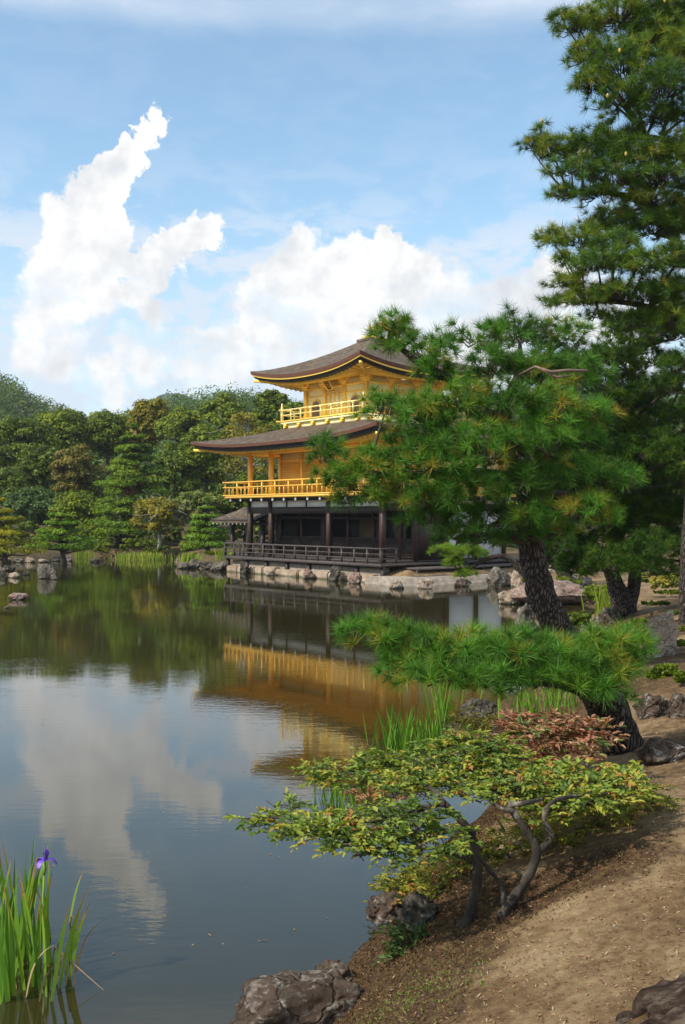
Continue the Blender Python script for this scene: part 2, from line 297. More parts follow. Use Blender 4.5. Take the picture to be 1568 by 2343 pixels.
# ------------------------------------------------------------------ mesh helpers
class MB:
    def __init__(s): s.v = []; s.f = {}; s.n = 0; s.t = []
    def add(s, v, f, tint=None):
        v = np.asarray(v, float).reshape(-1, 3); f = np.asarray(f, int)
        s.v.append(v); s.f.setdefault(f.shape[1], []).append(f + s.n); s.n += len(v)
        s.t.append(np.zeros(len(v)) if tint is None else np.broadcast_to(np.asarray(tint, float), (len(v),)))
    def box(s, lo, hi, M=None):
        x0, y0, z0 = lo; x1, y1, z1 = hi
        v = np.array([(x0, y0, z0), (x1, y0, z0), (x1, y1, z0), (x0, y1, z0), (x0, y0, z1), (x1, y0, z1), (x1, y1, z1), (x0, y1, z1)], float)
        s.add(v, [(0, 3, 2, 1), (4, 5, 6, 7), (0, 1, 5, 4), (1, 2, 6, 5), (2, 3, 7, 6), (3, 0, 4, 7)])
    def bar(s, a, b, w, h=None):           # rectangular bar between two points
        a = Vector(a); b = Vector(b); h = h or w; d = (b - a).normalized()
        up = Vector((0, 0, 1)) if abs(d.z) < 0.9 else Vector((1, 0, 0))
        r = d.cross(up).normalized() * w / 2; u = r.cross(d).normalized() * h / 2
        v = [a - r - u, a + r - u, a + r + u, a - r + u, b - r - u, b + r - u, b + r + u, b - r + u]
        s.add([tuple(q) for q in v], [(0, 1, 2, 3), (7, 6, 5, 4), (0, 4, 5, 1), (1, 5, 6, 2), (2, 6, 7, 3), (3, 7, 4, 0)])
    def tube(s, pts, rad, seg=8, rough=0.0, tint=None, seed=0):
        pts = [Vector(p) for p in pts]; n = len(pts)
        if not hasattr(rad, '__len__'): rad = [rad] * n
        V = []; prev = None
        for i, p in enumerate(pts):
            d = (pts[min(i + 1, n - 1)] - pts[max(i - 1, 0)]).normalized()
            if prev is None: r = d.cross(Vector((0.3, 0.9, 0.1)));  r = r if r.length > 1e-3 else d.cross(Vector((1, 0, 0)))
            else: r = prev - d * prev.dot(d)
            r.normalize(); prev = r; u = d.cross(r)
            for k in range(seg):
                a = 2 * math.pi * k / seg; q = r * math.cos(a) + u * math.sin(a)
                rr = rad[i]
                if rough: rr *= 1 + rough * mnoise.noise((p + q * rr) * 6 + Vector((seed, 0, 0))) + rough * 0.6 * mnoise.noise((p + q * rr) * 17)
                V.append(tuple(p + q * rr))
        Fc = [(i * seg + k, i * seg + (k + 1) % seg, (i + 1) * seg + (k + 1) % seg, (i + 1) * seg + k) for i in range(n - 1) for k in range(seg)]
        s.add(V, Fc, tint)
        V2 = [tuple(pts[0]), tuple(pts[-1])]; base = s.n - len(V)
        s.add(V2, [(0, 0, 0)][:0] or np.zeros((0, 3), int))
        s.f.setdefault(3, []).append(np.array([(base + (k + 1) % seg, base + k, s.n - 2) for k in range(seg)] + [(base + (n - 1) * seg + k, base + (n - 1) * seg + (k + 1) % seg, s.n - 1) for k in range(seg)]))
    def lathe(s, prof, c, seg=12, M=None):
        V = []; n = len(prof)
        for (r, z) in prof:
            for k in range(seg): a = 2 * math.pi * k / seg; V.append((c[0] + r * math.cos(a), c[1] + r * math.sin(a), c[2] + z))
        s.add(V, [(i * seg + k, i * seg + (k + 1) % seg, (i + 1) * seg + (k + 1) % seg, (i + 1) * seg + k) for i in range(n - 1) for k in range(seg)])
    def build(s, name, material, parent=None, smooth=False, tint=False):
        me = bpy.data.meshes.new(name)
        if s.n:
            V = np.concatenate(s.v); me.vertices.add(len(V)); me.vertices.foreach_set('co', V.ravel())
            loops = []; starts = []; pos = 0
            for k, fl in s.f.items():
                fa = np.concatenate(fl)
                if not len(fa): continue
                loops.append(fa.ravel()); starts.append(pos + np.arange(len(fa)) * k); pos += fa.size
            L = np.concatenate(loops); St = np.concatenate(starts)
            me.loops.add(len(L)); me.loops.foreach_set('vertex_index', L.astype(np.int32))
            me.polygons.add(len(St)); me.polygons.foreach_set('loop_start', St.astype(np.int32))
            if smooth: me.polygons.foreach_set('use_smooth', np.ones(len(St), bool))
            if tint:
                at = me.attributes.new('tint', 'FLOAT', 'POINT'); at.data.foreach_set('value', np.concatenate(s.t).astype(np.float32))
            me.update(calc_edges=True)
        me.materials.append(MT[material] if isinstance(material, str) else material)
        o = bpy.data.objects.new(name, me); COL.objects.link(o)
        if parent is not None: o.parent = parent
        return o
def tag(o, label=None, cat=None, group=None, kind=None):
    if label: o['label'] = label
    if cat: o['category'] = cat
    if group: o['group'] = group
    if kind: o['kind'] = kind
    return o
def empty(name, loc, label, cat, group=None, rz=0.0):
    o = bpy.data.objects.new(name, None); COL.objects.link(o); o.location = loc; o.rotation_euler = (0, 0, rz); o.empty_display_size = 0.2
    return tag(o, label, cat, group)
def P(px, py, Y): return Vector(((px - CX) / F * Y, Y, EYE + (HY - py) / F * Y))
def W0(px, py, z=0.0):
    Y = (EYE - z) * F / (py - HY); return ((px - CX) / F * Y, Y)

# ------------------------------------------------------------------ terrain: the pond outline and the height of the land
PU = Vector((0.621, -0.784, 0)).normalized(); PV = Vector((-PU.y, PU.x, 0)); PC = Vector((1.65, 57.8, 0)); PROT = math.atan2(PU.y, PU.x)
def pav(u, v, z=0): return PC + PU * u + PV * v + Vector((0, 0, z))
near = [(700, 2420), (770, 2270), (800, 2205), (850, 2170), (872, 2110), (880, 2050), (950, 2000), (1010, 1950), (1080, 1900), (1130, 1840), (1120, 1780),
        (1080, 1730), (1060, 1680), (1110, 1640), (1230, 1610), (1290, 1560), (1330, 1500), (1352, 1450), (1350, 1415), (1372, 1392)]
far1 = [(1345, 1372), (1270, 1358), (1190, 1350)]
pond = [(-2.6, -12), (-1.9, 2.0), (-0.9, 4.6)] + [W0(*q) for q in near] + [W0(*q) for q in far1]
pond += [tuple(pav(9.2, 2.0)[:2]), tuple(pav(8.6, -5.0)[:2]), tuple(pav(6.6, -5.3)[:2]), tuple(pav(-6.6, -5.3)[:2])]
pond += [W0(470, 1302), W0(405, 1296), W0(400, 1288), W0(440, 1280), W0(400, 1274), W0(250, 1272), W0(150, 1273), W0(135, 1281), W0(60, 1286), W0(-60, 1290), W0(-300, 1285), (-70, 50), (-70, -12)]
PA = np.array(pond); PB = np.roll(PA, -1, 0)
def sdist(x, y):
    x = np.asarray(x, float); y = np.asarray(y, float); best = np.full(x.shape, 1e9); inside = np.zeros(x.shape, bool)
    for (ax, ay), (bx, by) in zip(PA, PB):
        dx, dy = bx - ax, by - ay; t = np.clip(((x - ax) * dx + (y - ay) * dy) / (dx * dx + dy * dy), 0, 1)
        best = np.minimum(best, np.hypot(x - ax - t * dx, y - ay - t * dy))
        c = ((ay > y) != (by > y)); xi = ax + (y - ay) / (dy if dy else 1e-9) * dx; inside ^= c & (x < xi)
    return np.where(inside, -best, best)
def sstep(a, b, x): t = np.clip((x - a) / (b - a), 0, 1); return t * t * (3 - 2 * t)
def wav(x, y, s, ph): return np.sin(x * s + ph + 1.7 * np.sin(y * s * 0.7 + ph)) * np.cos(y * s * 0.9 - ph + 1.3 * np.sin(x * s * 0.6))
def H(x, y):
    x = np.asarray(x, float); y = np.asarray(y, float); d = sdist(x, y)
    nearw = 1 - sstep(16, 34, y)
    amp = 0.62 + 0.78 * nearw
    L = 0.75 + 0.8 * nearw
    h = amp * (1 - np.exp(-np.maximum(d, 0) / L)) + 0.05
    h += 0.06 * wav(x, y, 0.9, 1.0) * sstep(0.3, 2, d) + 0.025 * wav(x, y, 2.9, 4.0) * sstep(0.2, 1.2, d)
    h += 0.10 * np.maximum(np.minimum(d, 22) - 6, 0) * sstep(72, 82, y)
    # wooded hills behind
    g = lambda cx, cy, sx, sy, a: a * np.exp(-((x - cx) / sx) ** 2 - ((y - cy) / sy) ** 2)
    hill = g(-112, 300, 34, 80, 36) + g(-38, 300, 38, 70, 22) + g(40, 300, 60, 70, 16) + g(130, 320, 90, 90, 26)
    hill += g(-172, 1100, 85, 150, 112) + g(-420, 1100, 150, 220, 100) + g(120, 1150, 160, 200, 40)
    hill += 1.5 * wav(x, y, 0.06, 2) * sstep(140, 220, y)
    h += hill * sstep(95, 190, y)
    return np.where(d < 0, np.maximum(-1.2, d * 1.5) - 0.02, h)
def Hs(x, y): return float(H(np.array([x]), np.array([y]))[0])
def G(px, py, water=True):                      # where the line of sight through a picture point meets the ground or the water
    Y = np.concatenate([np.arange(2.5, 40, 0.02), np.arange(40, 160, 0.1)]); x = (px - CX) / F * Y; z = EYE + (HY - py) / F * Y
    h = H(x, Y)
    if water: h = np.maximum(h, 0)
    i = int(np.argmax(z <= h)) if np.any(z <= h) else len(Y) - 1
    return Vector((x[i], Y[i], h[i]))
def axis(fine, lo, hi, step, grow):
    a = list(np.arange(fine[0], fine[1], step)); s = step
    while a[-1] < hi: s *= grow; a.append(a[-1] + s)
    b = []; s = step; c = fine[0]
    while c > lo: s *= grow; c -= s; b.append(c)
    return np.array(b[::-1] + a)
def build_ground():
    xs = axis((-1.5, 9), -900, 900, 0.07, 1.045); ys = axis((3.2, 16), -30, 1900, 0.07, 1.022)
    X, Y = np.meshgrid(xs, ys); Z = H(X, Y)
    nx, ny = len(xs), len(ys); idx = np.arange(nx * ny).reshape(ny, nx)
    m = MB(); m.add(np.stack([X, Y, Z], -1).reshape(-1, 3), np.stack([idx[:-1, :-1], idx[:-1, 1:], idx[1:, 1:], idx[1:, :-1]], -1).reshape(-1, 4))
    mm, t, b = mat('garden_soil'); co = objco(t)
    n = t.noise(co, 1.3, 8, 0.62); n2 = t.noise(co, 14, 8, 0.7); n3 = t.noise(co, 0.45, 4, 0.5)
    soil = t.ramp(t.math('ADD', t.math('MULTIPLY', n, 0.55), t.math('MULTIPLY', n2, 0.45)), [(0.36, (0.075, 0.043, 0.018)), (0.46, (0.155, 0.097, 0.045)), (0.56, (0.25, 0.172, 0.088)), (0.70, (0.40, 0.30, 0.175))])
    at = t.new('ShaderNodeAttribute'); at.attribute_name = 'moss'  # bank moss, plus the pine shade painted onto the right bank
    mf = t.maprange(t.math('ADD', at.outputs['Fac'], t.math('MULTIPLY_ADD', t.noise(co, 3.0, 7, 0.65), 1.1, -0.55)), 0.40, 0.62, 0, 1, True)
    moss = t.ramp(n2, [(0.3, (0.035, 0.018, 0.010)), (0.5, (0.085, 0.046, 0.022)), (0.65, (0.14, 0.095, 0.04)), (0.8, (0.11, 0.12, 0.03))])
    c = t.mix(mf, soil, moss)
    af = t.new('ShaderNodeAttribute'); af.attribute_name = 'forest'
    flo = t.ramp(t.noise(co, 0.8, 6, 0.7), [(0.35, (0.03, 0.035, 0.014)), (0.55, (0.09, 0.065, 0.03)), (0.75, (0.17, 0.10, 0.055))])
    c = t.mix(af.outputs['Fac'], c, flo)
    t.l.new(c, b.inputs['Base Color']); b.inputs['Roughness'].default_value = 0.95; b.inputs['Specular IOR Level'].default_value = 0.2
    bump(t, b, t.math('ADD', t.noise(co, 22, 8, 0.75), t.math('MULTIPLY', t.noise(co, 4, 4, 0.6), 1.4)), 0.8, 0.03)
    MT['soil'] = mm
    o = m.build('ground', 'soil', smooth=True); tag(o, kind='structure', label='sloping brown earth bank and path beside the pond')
    xf, yf = X.ravel(), Y.ravel(); d = sdist(xf, yf)
    moss_shade_v = (1 - sstep(0.45, 1.45, d + 0.2 * wav(xf, yf, 1.7, 3))) * (1 - sstep(20, 30, yf)) + 0.85 * np.exp(-((xf - 1.3) / 0.95) ** 2 - ((yf - 6.45) / 0.50) ** 2) + 0.85 * sstep(2.0, 3.2, xf) * sstep(7.6, 9.2, yf) * (0.7 + 0.3 * wav(xf, yf, 1.1, 0)) * (1 - sstep(24, 34, yf))  # last term darkens the right bank: shade of the pines put into the colour
    a = o.data.attributes.new('moss', 'FLOAT', 'POINT'); a.data.foreach_set('value', np.clip(moss_shade_v, 0, 1).astype(np.float32))
    fr = np.maximum(sstep(66, 76, yf) * (1 - np.exp(-np.maximum(d, 0) / 3)), .75 * sstep(54, 60, yf) * (1 - sstep(-3, -1, xf))) ; a = o.data.attributes.new('forest', 'FLOAT', 'POINT'); a.data.foreach_set('value', np.clip(fr, 0, 1).astype(np.float32))
build_ground()
m = MB(); m.add([(-120, -20, 0), (60, -20, 0), (60, 90, 0), (-120, 90, 0)], [(0, 1, 2, 3)])
tag(m.build('water', 'water'), kind='structure', label='still green brown pond reflecting sky and pavilion')

# ------------------------------------------------------------------ foliage helpers (numpy)
def unit(a): return a / np.maximum(np.linalg.norm(a, axis=-1, keepdims=True), 1e-9)
def frames(n):
    r = rng.normal(size=n.shape); s = unit(np.cross(n, r)); return s, np.cross(n, s)
def kites(mb, pos, nrm, size, tint, ratio=0.55):
    """leaf-sized kite faces at pos with normal nrm"""
    s, u = frames(nrm); L = (size * rng.uniform(0.7, 1.3, len(pos)))[:, None]; w = L * ratio
    V = np.stack([pos - s * L * .5, pos + u * w * .5 + nrm * L * .08, pos + s * L * .5, pos - u * w * .5 + nrm * L * .08], 1).reshape(-1, 3)
    k = np.arange(len(pos))[:, None] * 4
    mb.add(V, k + np.array([[0, 1, 2, 3]]), np.repeat(tint, 4))
def leaves(mb, pos, d, nrm, size, tint, ratio=0.5, fold=0.12, droop=0.15):
    """pointed oval leaves folded on the midrib: base at pos, growing along d"""
    d = unit(d); side = unit(np.cross(d, nrm)); n = np.cross(side, d); L = (size * rng.uniform(0.65, 1.25, len(pos)))[:, None]; w = L * ratio * .5
    q = lambda a, b, c: pos + d * L * a + side * w * b + n * L * c
    V = np.stack([q(0, 0, 0), q(.30, 1, fold), q(.68, .72, fold - droop * .4), q(1, 0, -droop), q(.68, -.72, fold - droop * .4), q(.30, -1, fold)], 1).reshape(-1, 3)
    k = np.arange(len(pos))[:, None] * 6
    mb.add(V, np.concatenate([k + np.array([[0, 3, 2, 1]]), k + np.array([[0, 5, 4, 3]])]), np.repeat(tint, 6))
def needles(mb, pos, ax, n_per, length, width, tint, stem=0.05, spread=(0.15, 1.0)):
    """bottle-brush tufts of long needles: pos is the tuft tip base, ax its axis"""
    N = len(pos); P_ = np.repeat(pos, n_per, 0); A = np.repeat(unit(ax), n_per, 0); T = np.repeat(tint, n_per)
    s, u = frames(A); ph = rng.uniform(0, 2 * np.pi, len(P_))[:, None]
    c = rng.uniform(spread[0], spread[1], len(P_))[:, None]                  # cos of the angle from the axis
    d = A * c + (s * np.cos(ph) + u * np.sin(ph)) * np.sqrt(1 - c * c)
    b = P_ - A * rng.uniform(0, stem, len(P_))[:, None]
    L = (length * rng.uniform(0.75, 1.15, len(P_)))[:, None]
    w = unit(np.cross(d, rng.normal(size=d.shape))) * width * .5
    tip = b + d * L; tip[:, 2] -= L[:, 0] * 0.06
    V = np.stack([b - w, b + w, tip], 1).reshape(-1, 3)
    mb.add(V, np.arange(len(P_) * 3).reshape(-1, 3), np.repeat(np.clip(T + rng.normal(0, .07, len(P_)), 0, 1), 3))
def ball(n, inner=0.0):
    v = unit(rng.normal(size=(n, 3))); return v * (rng.uniform(inner ** 3, 1, n) ** (1 / 3))[:, None]
def bez(a, b, c, n=6): return [(1 - t) ** 2 * a + 2 * t * (1 - t) * b + t * t * c for t in np.linspace(0, 1, n)]

def pine(name, label, trunk, pads, ntuft, nper, length, width, matn, cat='pine tree', group=None, limb_r=0.05, bark='bark', seed=1, twig=0.007, zdepth=0.8, seg=14, stems=None, dens=1.0, cones=0):
    """pine from a picture: trunk = [(px, py, Y, r)], pads = [(px, py, Y, rx px, rz px)]"""
    global rng
    rng = np.random.default_rng(seed)
    tp = [P(a, b, c) for a, b, c, r in trunk]; base = tp[0].copy()
    root = empty(name, base, label, cat, group)
    tr = MB()
    def smoothpath(pts, rad, k=5):
        o, r2 = [], []
        n = len(pts)
        for i in range(n - 1):
            p0, p1, p2, p3 = pts[max(i - 1, 0)], pts[i], pts[i + 1], pts[min(i + 2, n - 1)]
            for j in range(k):
                t = j / k
                o.append(0.5 * ((2 * p1) + (p2 - p0) * t + (2 * p0 - 5 * p1 + 4 * p2 - p3) * t * t + (3 * p1 - p0 - 3 * p2 + p3) * t ** 3)); r2.append(rad[i] * (1 - t) + rad[i + 1] * t)
        o.append(pts[-1]); r2.append(rad[-1]); return o, r2
    o, r2 = smoothpath([p - base for p in tp], [q[3] for q in trunk]); tr.tube(o, r2, seg, 0.16)
    paths = [(p, r) for p, r in zip(o, r2)]
    for st in (stems or []):
        o2, rr = smoothpath([P(a, b, c) - base for a, b, c, r in st], [q[3] for q in st]); tr.tube(o2, rr, seg, 0.16); paths += list(zip(o2, rr))
    br = MB(); nd = MB(); conepos = []
    for (px, py, Y, rx, rz) in pads:
        c = P(px, py, Y) - base; a = rx / F * Y; h = rz / F * Y; dep = min(max(a * 0.9, 0.35), zdepth)
        near_ = min(paths, key=lambda q: (q[0] - c).length + 0.7 * max(0, q[0].z - c.z + 0.1) * 2)
        s = near_[0]; mid = (s + c) / 2 + Vector((random.uniform(-.15, .15), random.uniform(-.1, .1), random.uniform(-.1, .25))) * (c - s).length * .5
        bottom = c + Vector((0, 0, -h * .35))
        lr = min(limb_r, near_[1] * .8)
        br.tube(bez(s, mid, bottom, 8), np.linspace(lr, lr * .35, 8), 6, 0.2)
        rzk = 1.2; n = max(6, int(ntuft * dens * 2.0 * (rx * rz) / 6000.0))
        b = ball(n, 0.35); b[:, 2] = np.where(b[:, 2] < -0.35, -b[:, 2] * rng.uniform(0.2, 1, n), b[:, 2])
        pos = np.array(c)[None] + b * np.array([a, dep, h * rzk])[None]
        # ragged outline
        pos += rng.normal(0, 0.16, pos.shape) * np.array([a, dep * .6, h])
        ax = unit(b * np.array([.9, .9, .6]) + np.array([0, -.1, 0.6]) + rng.normal(0, .4, b.shape))
        clus = rng.uniform(0.1, 0.8)
        tint = np.clip(clus + rng.normal(0, .27, n) + 0.0 * b[:, 2], 0, 0.93); tint = np.where(rng.random(n) < 0.025, 1.0, tint)
        needles(nd, pos, ax, nper, length, width, tint, stem=length * .3, spread=(-.05, .97))
        sel = rng.random(n) < 0.45
        for q, x in zip(pos[sel], ax[sel]):
            q = Vector(q); x = Vector(x); j = bottom + Vector(((q.x - bottom.x) * random.uniform(.2, .6), (q.y - bottom.y) * .4, 0))
            br.tube([j, j * .4 + q * .6 - x * length * .5, q], [twig * 1.5, twig, twig * .6], 3)
        for k in range(cones):
            if rng.random() < 0.35: conepos.append(pos[rng.integers(n)] + np.array([0, -dep * .3, 0.05]))
    if name == 'pine_tree' and 'curved trunk and crown' in label:          # sawn bare branch in the crown
        dm = MB(); q = [P(*a) - base for a in ((1180, 862, 14.0), (1225, 838, 13.0), (1262, 850, 12.9), (1300, 846, 12.85), (1345, 848, 12.8))]; dm.tube(q, [.016, .02, .019, .02, .022], 8, .5)
        dm.tube([P(*a) - base for a in ((1240, 843, 12.95), (1275, 862, 12.9), (1310, 858, 12.85))], [.013, .014, .008], 7, .5); dm.build('bare_branch', 'bark_dry', root, smooth=True)
    tr.build('trunk', bark, root, smooth=True); br.build('branches', 'bark_far', root, smooth=True); nd.build('needles', matn, root, tint=True)
    for q in conepos[:16]:
        cm = MB(); cm.lathe([(0.001, -.045), (.02, -.03), (.028, 0), (.02, .03), (.001, .05)], tuple(q), 8); cm.build('cone', 'yellowcone', root, smooth=True)
    return root

# ------------------------------------------------------------------ foreground pines
YA = 9.3
padsA = [(815, 1440, 9.6, 48, 28), (870, 1460, 9.5, 70, 38), (960, 1475, 9.4, 95, 45), (920, 1530, 9.2, 70, 38), (1060, 1490, 9.3, 105, 48), (1180, 1495, 9.2, 115, 52), (1290, 1505, 9.2, 110, 55),
         (1390, 1500, 9.3, 85, 62), (1445, 1475, 9.4, 45, 40), (1010, 1545, 9.1, 100, 32), (1120, 1550, 9.0, 120, 40), (1240, 1555, 9.0, 110, 36), (1350, 1560, 9.1, 85, 50), (1400, 1560, 9.2, 60, 45)]
pine('pine_tree', 'low black pine leaning over the near bank with one wide pad of long needles', [(1450, 1810, 10.1, .235), (1432, 1735, 10.1, .205), (1410, 1670, 10.0, .20), (1383, 1605, 9.8, .185), (1340, 1560, 9.6, .15), (1260, 1545, 9.4, .11), (1100, 1540, 9.3, .07), (930, 1510, 9.4, .04)],
     padsA, 27, 84, 0.165, 0.0058, 'needle', group='black pines on the near bank', seed=11, zdepth=0.7, seg=20)
padsB = [(893, 742, 14.6, 46, 30), (905, 775, 14.6, 60, 42), (980, 800, 14.4, 75, 42), (1000, 850, 14.3, 60, 34), (1100, 770, 14.8, 75, 38), (1190, 765, 15.0, 90, 45), (1290, 770, 15.2, 80, 40), (1130, 840, 13.9, 85, 45), (1230, 850, 14.2, 90, 45), (1320, 860, 14.6, 70, 45),
         (880, 935, 14.0, 55, 36), (970, 945, 13.8, 90, 45), (1060, 920, 13.6, 75, 45), (1150, 930, 13.3, 90, 50), (1260, 925, 13.5, 95, 50), (1350, 945, 14.0, 65, 45), (1000, 1000, 13.8, 90, 38),
         (745, 1040, 14.2, 38, 50), (770, 1090, 14.0, 55, 34), (850, 1070, 13.8, 80, 45), (930, 1040, 13.8, 75, 45), (1010, 1060, 13.5, 95, 50), (1120, 1030, 13.2, 110, 55), (1230, 1010, 13.2, 95, 50), (1320, 1010, 13.8, 75, 45),
         (830, 1130, 14.0, 75, 36), (930, 1130, 13.8, 95, 42), (1050, 1130, 13.6, 110, 46), (1170, 1110, 13.3, 100, 45), (1290, 1080, 13.5, 95, 36), (1390, 1090, 13.4, 68, 34), (1330, 1165, 13.2, 85, 34), (1220, 1180, 13.3, 60, 32), (1390, 1180, 13.4, 40, 26),
         (1000, 1185, 14.0, 90, 34), (1120, 1190, 14.0, 95, 36), (1040, 1225, 14.4, 60, 20), (1160, 1225, 14.6, 60, 22), (1270, 1215, 14.2, 60, 26)]
pine('pine_tree', 'large dense black pine with curved trunk and crown hiding half of the golden pavilion', [(1385, 1600, 15, .33), (1340, 1520, 15, .27), (1285, 1450, 15, .215), (1248, 1380, 15, .20), (1228, 1310, 15, .19), (1216, 1240, 15, .18), (1215, 1150, 14.8, .19), (1190, 1050, 14.6, .16), (1150, 960, 14.5, .12), (1190, 860, 14.6, .08)],
     padsB, 50, 66, 0.19, 0.0072, 'needle', group='black pines on the near bank', seed=12, dens=.85, zdepth=0.95, seg=20, limb_r=.07,
     stems=[[(1190, 1050, 14.6, .1), (1080, 900, 14.4, .07), (960, 830, 14.5, .05), (890, 770, 14.5, .03)], [(1205, 1100, 14.7, .11), (1050, 1080, 14.2, .07), (900, 1090, 14, .05), (770, 1060, 14, .03)], [(1170, 1010, 14.6, .09), (1300, 980, 14.2, .06), (1380, 950, 14, .03)], [(1215, 1170, 14.7, .1), (1300, 1130, 14.2, .06), (1400, 1100, 13.8, .03)]])
padsD = [(1330, 55, 20, 55, 34), (1290, 40, 20, 35, 22), (1420, 30, 20, 80, 50), (1500, 80, 20, 80, 60), (1350, 125, 20, 58, 36), (1430, 150, 19.6, 80, 50), (1540, 40, 20, 60, 60), (1360, 190, 19.8, 58, 30), (1430, 225, 19.5, 70, 36), (1520, 200, 19, 70, 50), (1500, 262, 19.4, 60, 28), (1565, 262, 19.5, 50, 30), (1560, 130, 19.5, 50, 55),
         (1215, 330, 20.2, 28, 18), (1240, 300, 20.2, 18, 16), (1265, 340, 20.1, 48, 28), (1330, 335, 20, 60, 36), (1400, 350, 19.8, 60, 42), (1385, 300, 19.8, 22, 30), (1470, 355, 19.6, 70, 40), (1550, 350, 19.6, 60, 44), (1310, 385, 19.8, 70, 26), (1400, 410, 19.6, 80, 30), (1500, 405, 19.6, 80, 32), (1290, 440, 20, 44, 18), (1370, 445, 19.8, 70, 18), (1490, 452, 19.8, 70, 16), (1570, 440, 20, 40, 30), (1450, 310, 20, 40, 20),
         (1265, 545, 20, 38, 24), (1330, 545, 20, 62, 30), (1410, 510, 20.4, 70, 32), (1400, 560, 19.6, 60, 28), (1490, 520, 20, 80, 36), (1560, 510, 20, 50, 42), (1430, 480, 21, 55, 18), (1545, 470, 21, 40, 20), (1290, 590, 20, 36, 14),
         (1370, 605, 19.4, 70, 30), (1460, 600, 19.2, 80, 34), (1550, 590, 19, 50, 40), (1300, 645, 19.8, 48, 24), (1270, 690, 20, 32, 16), (1340, 680, 19.8, 68, 28), (1430, 670, 19.5, 80, 34), (1530, 670, 19.4, 70, 38), (1370, 720, 20, 42, 14), (1460, 735, 19.6, 56, 26), (1550, 735, 19.4, 60, 40)]
pine('pine_tree', 'tall pine with tiered branches and yellow cones filling the upper right of the view', [(1578, 1450, 21, .24), (1585, 1250, 21, .22), (1605, 900, 21, .2), (1600, 500, 21, .17), (1590, 200, 21, .13), (1570, -80, 21, .09)],
     padsD, 135, 50, 0.20, 0.0088, 'needle_tall', group='tall pines at the right', seed=13, dens=.85, zdepth=1.3, limb_r=.06, twig=.009, cones=1,
     stems=[[(1600, 640, 21, .1), (1500, 480, 20.3, .07), (1400, 440, 20, .05), (1300, 440, 20, .03)], [(1600, 760, 21, .1), (1530, 715, 20, .07), (1420, 690, 19.8, .05), (1340, 690, 20, .03)], [(1600, 420, 21, .09), (1540, 330, 20.2, .06), (1480, 310, 20, .04)]])
padsC = []
random.seed(5)
for gy in range(735, 1300, 46):
    for gx in range(1255, 1620, 62):
        if gy < 800 and gx < 1380: continue
        padsC.append((gx + random.uniform(-25, 25), gy + random.uniform(-18, 18), random.uniform(23.5, 27.5), random.uniform(52, 75), random.uniform(28, 38)))
padsC += [(1120, 1235, 26, 60, 18), (1060, 1222, 26, 60, 16), (1180, 1240, 25, 60, 20)]
pine('pine_tree', 'dark shaded pine with forked trunk behind the large curved pine', [(1428, 1440, 27.5, .42), (1425, 1380, 27.5, .32), (1406, 1330, 27.5, .20), (1396, 1280, 27.5, .19), (1420, 1200, 27.5, .2), (1440, 1000, 27, .15), (1450, 800, 27, .08)],
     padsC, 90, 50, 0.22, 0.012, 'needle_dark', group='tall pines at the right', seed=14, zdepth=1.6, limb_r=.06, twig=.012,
     stems=[[(1434, 1405, 27.5, .24), (1450, 1340, 27.6, .17), (1460, 1260, 27.7, .16), (1490, 1150, 27.7, .12), (1530, 950, 27.5, .07)]])
# small pine standing out from behind, in front of the steps of the pavilion
pine('pine_tree', 'small low pine with bent bare branches in front of the pavilion steps', [(1215, 1330, 33, .12), (1160, 1275, 33, .09), (1110, 1280, 33, .07), (1080, 1300, 33, .05), (1060, 1315, 33, .03)],
     [(1010, 1258, 33, 26, 12), (1050, 1262, 33, 40, 16), (1090, 1265, 33, 28, 14), (1035, 1290, 33, 22, 12), (1065, 1312, 33, 26, 12), (1040, 1280, 33, 22, 12)], 420, 40, 0.17, 0.011, 'pine_bright', seed=15, zdepth=.7, limb_r=.04, twig=.012)

# ------------------------------------------------------------------ rocks
def rock(name, label, base, rx, ry, hz, material='rock_grey', sink=0.25, seed=0, sub=4, rough=1.0, rz=0.0, cat='rock', group=None, peak=None):
    r = random.Random(seed); bm = bmesh.new(); bmesh.ops.create_icosphere(bm, subdivisions=sub, radius=1)
    planes = []
    for k in range(11):
        n = Vector((r.gauss(0, 1), r.gauss(0, 1), r.gauss(0, .8))).normalized(); planes.append((n, r.uniform(.62, .9)))
    off = Vector((seed * 3.7, seed * 1.3, 0))
    for v in bm.verts:
        p = v.co.copy()
        for n, d in planes:
            e = p.dot(n) - d
            if e > 0: p -= n * e * 0.9
        p *= 1 + rough * (0.26 * mnoise.noise(p * 1.6 + off) + 0.17 * mnoise.noise(p * 3.6 + off) + 0.09 * mnoise.noise(p * 8 + off) + 0.05 * mnoise.noise(p * 17 + off))
        if peak: p.x += peak * max(p.z, 0)
        v.co = Vector((p.x * rx, p.y * ry, (p.z * .5 + .5 - sink) * hz / (1 - sink)))
    me = bpy.data.meshes.new(name); bm.to_mesh(me); bm.free(); me.materials.append(MT[material])
    me.polygons.foreach_set('use_smooth', np.ones(len(me.polygons), bool) if sub > 4 else np.zeros(len(me.polygons), bool))
    o = bpy.data.objects.new(name, me); COL.objects.link(o); o.location = base; o.rotation_euler = (0, 0, rz)
    return tag(o, label, cat, group)
def rk(px, py, w, h, label, material='rock_grey', group=None, seed=None, sub=4, depth=.8, sink=.25, water=True, dz=0.0, peak=None, rough=1.0):
    b = G(px, py, water); Y = b.y; a = w / 2 / F * Y
    return rock('rock', label, (b.x, b.y + a * depth * .5, b.z + dz), a * 1.0, a * depth, h / F * Y * 1.05, material, sink, seed if seed is not None else int(px * 7 + py), sub, rough, 0, 'rock', group, peak)
NB = 'rocks along the near bank'; PS = 'shore stones in front of the pavilion'; LS = 'stones at the left island'
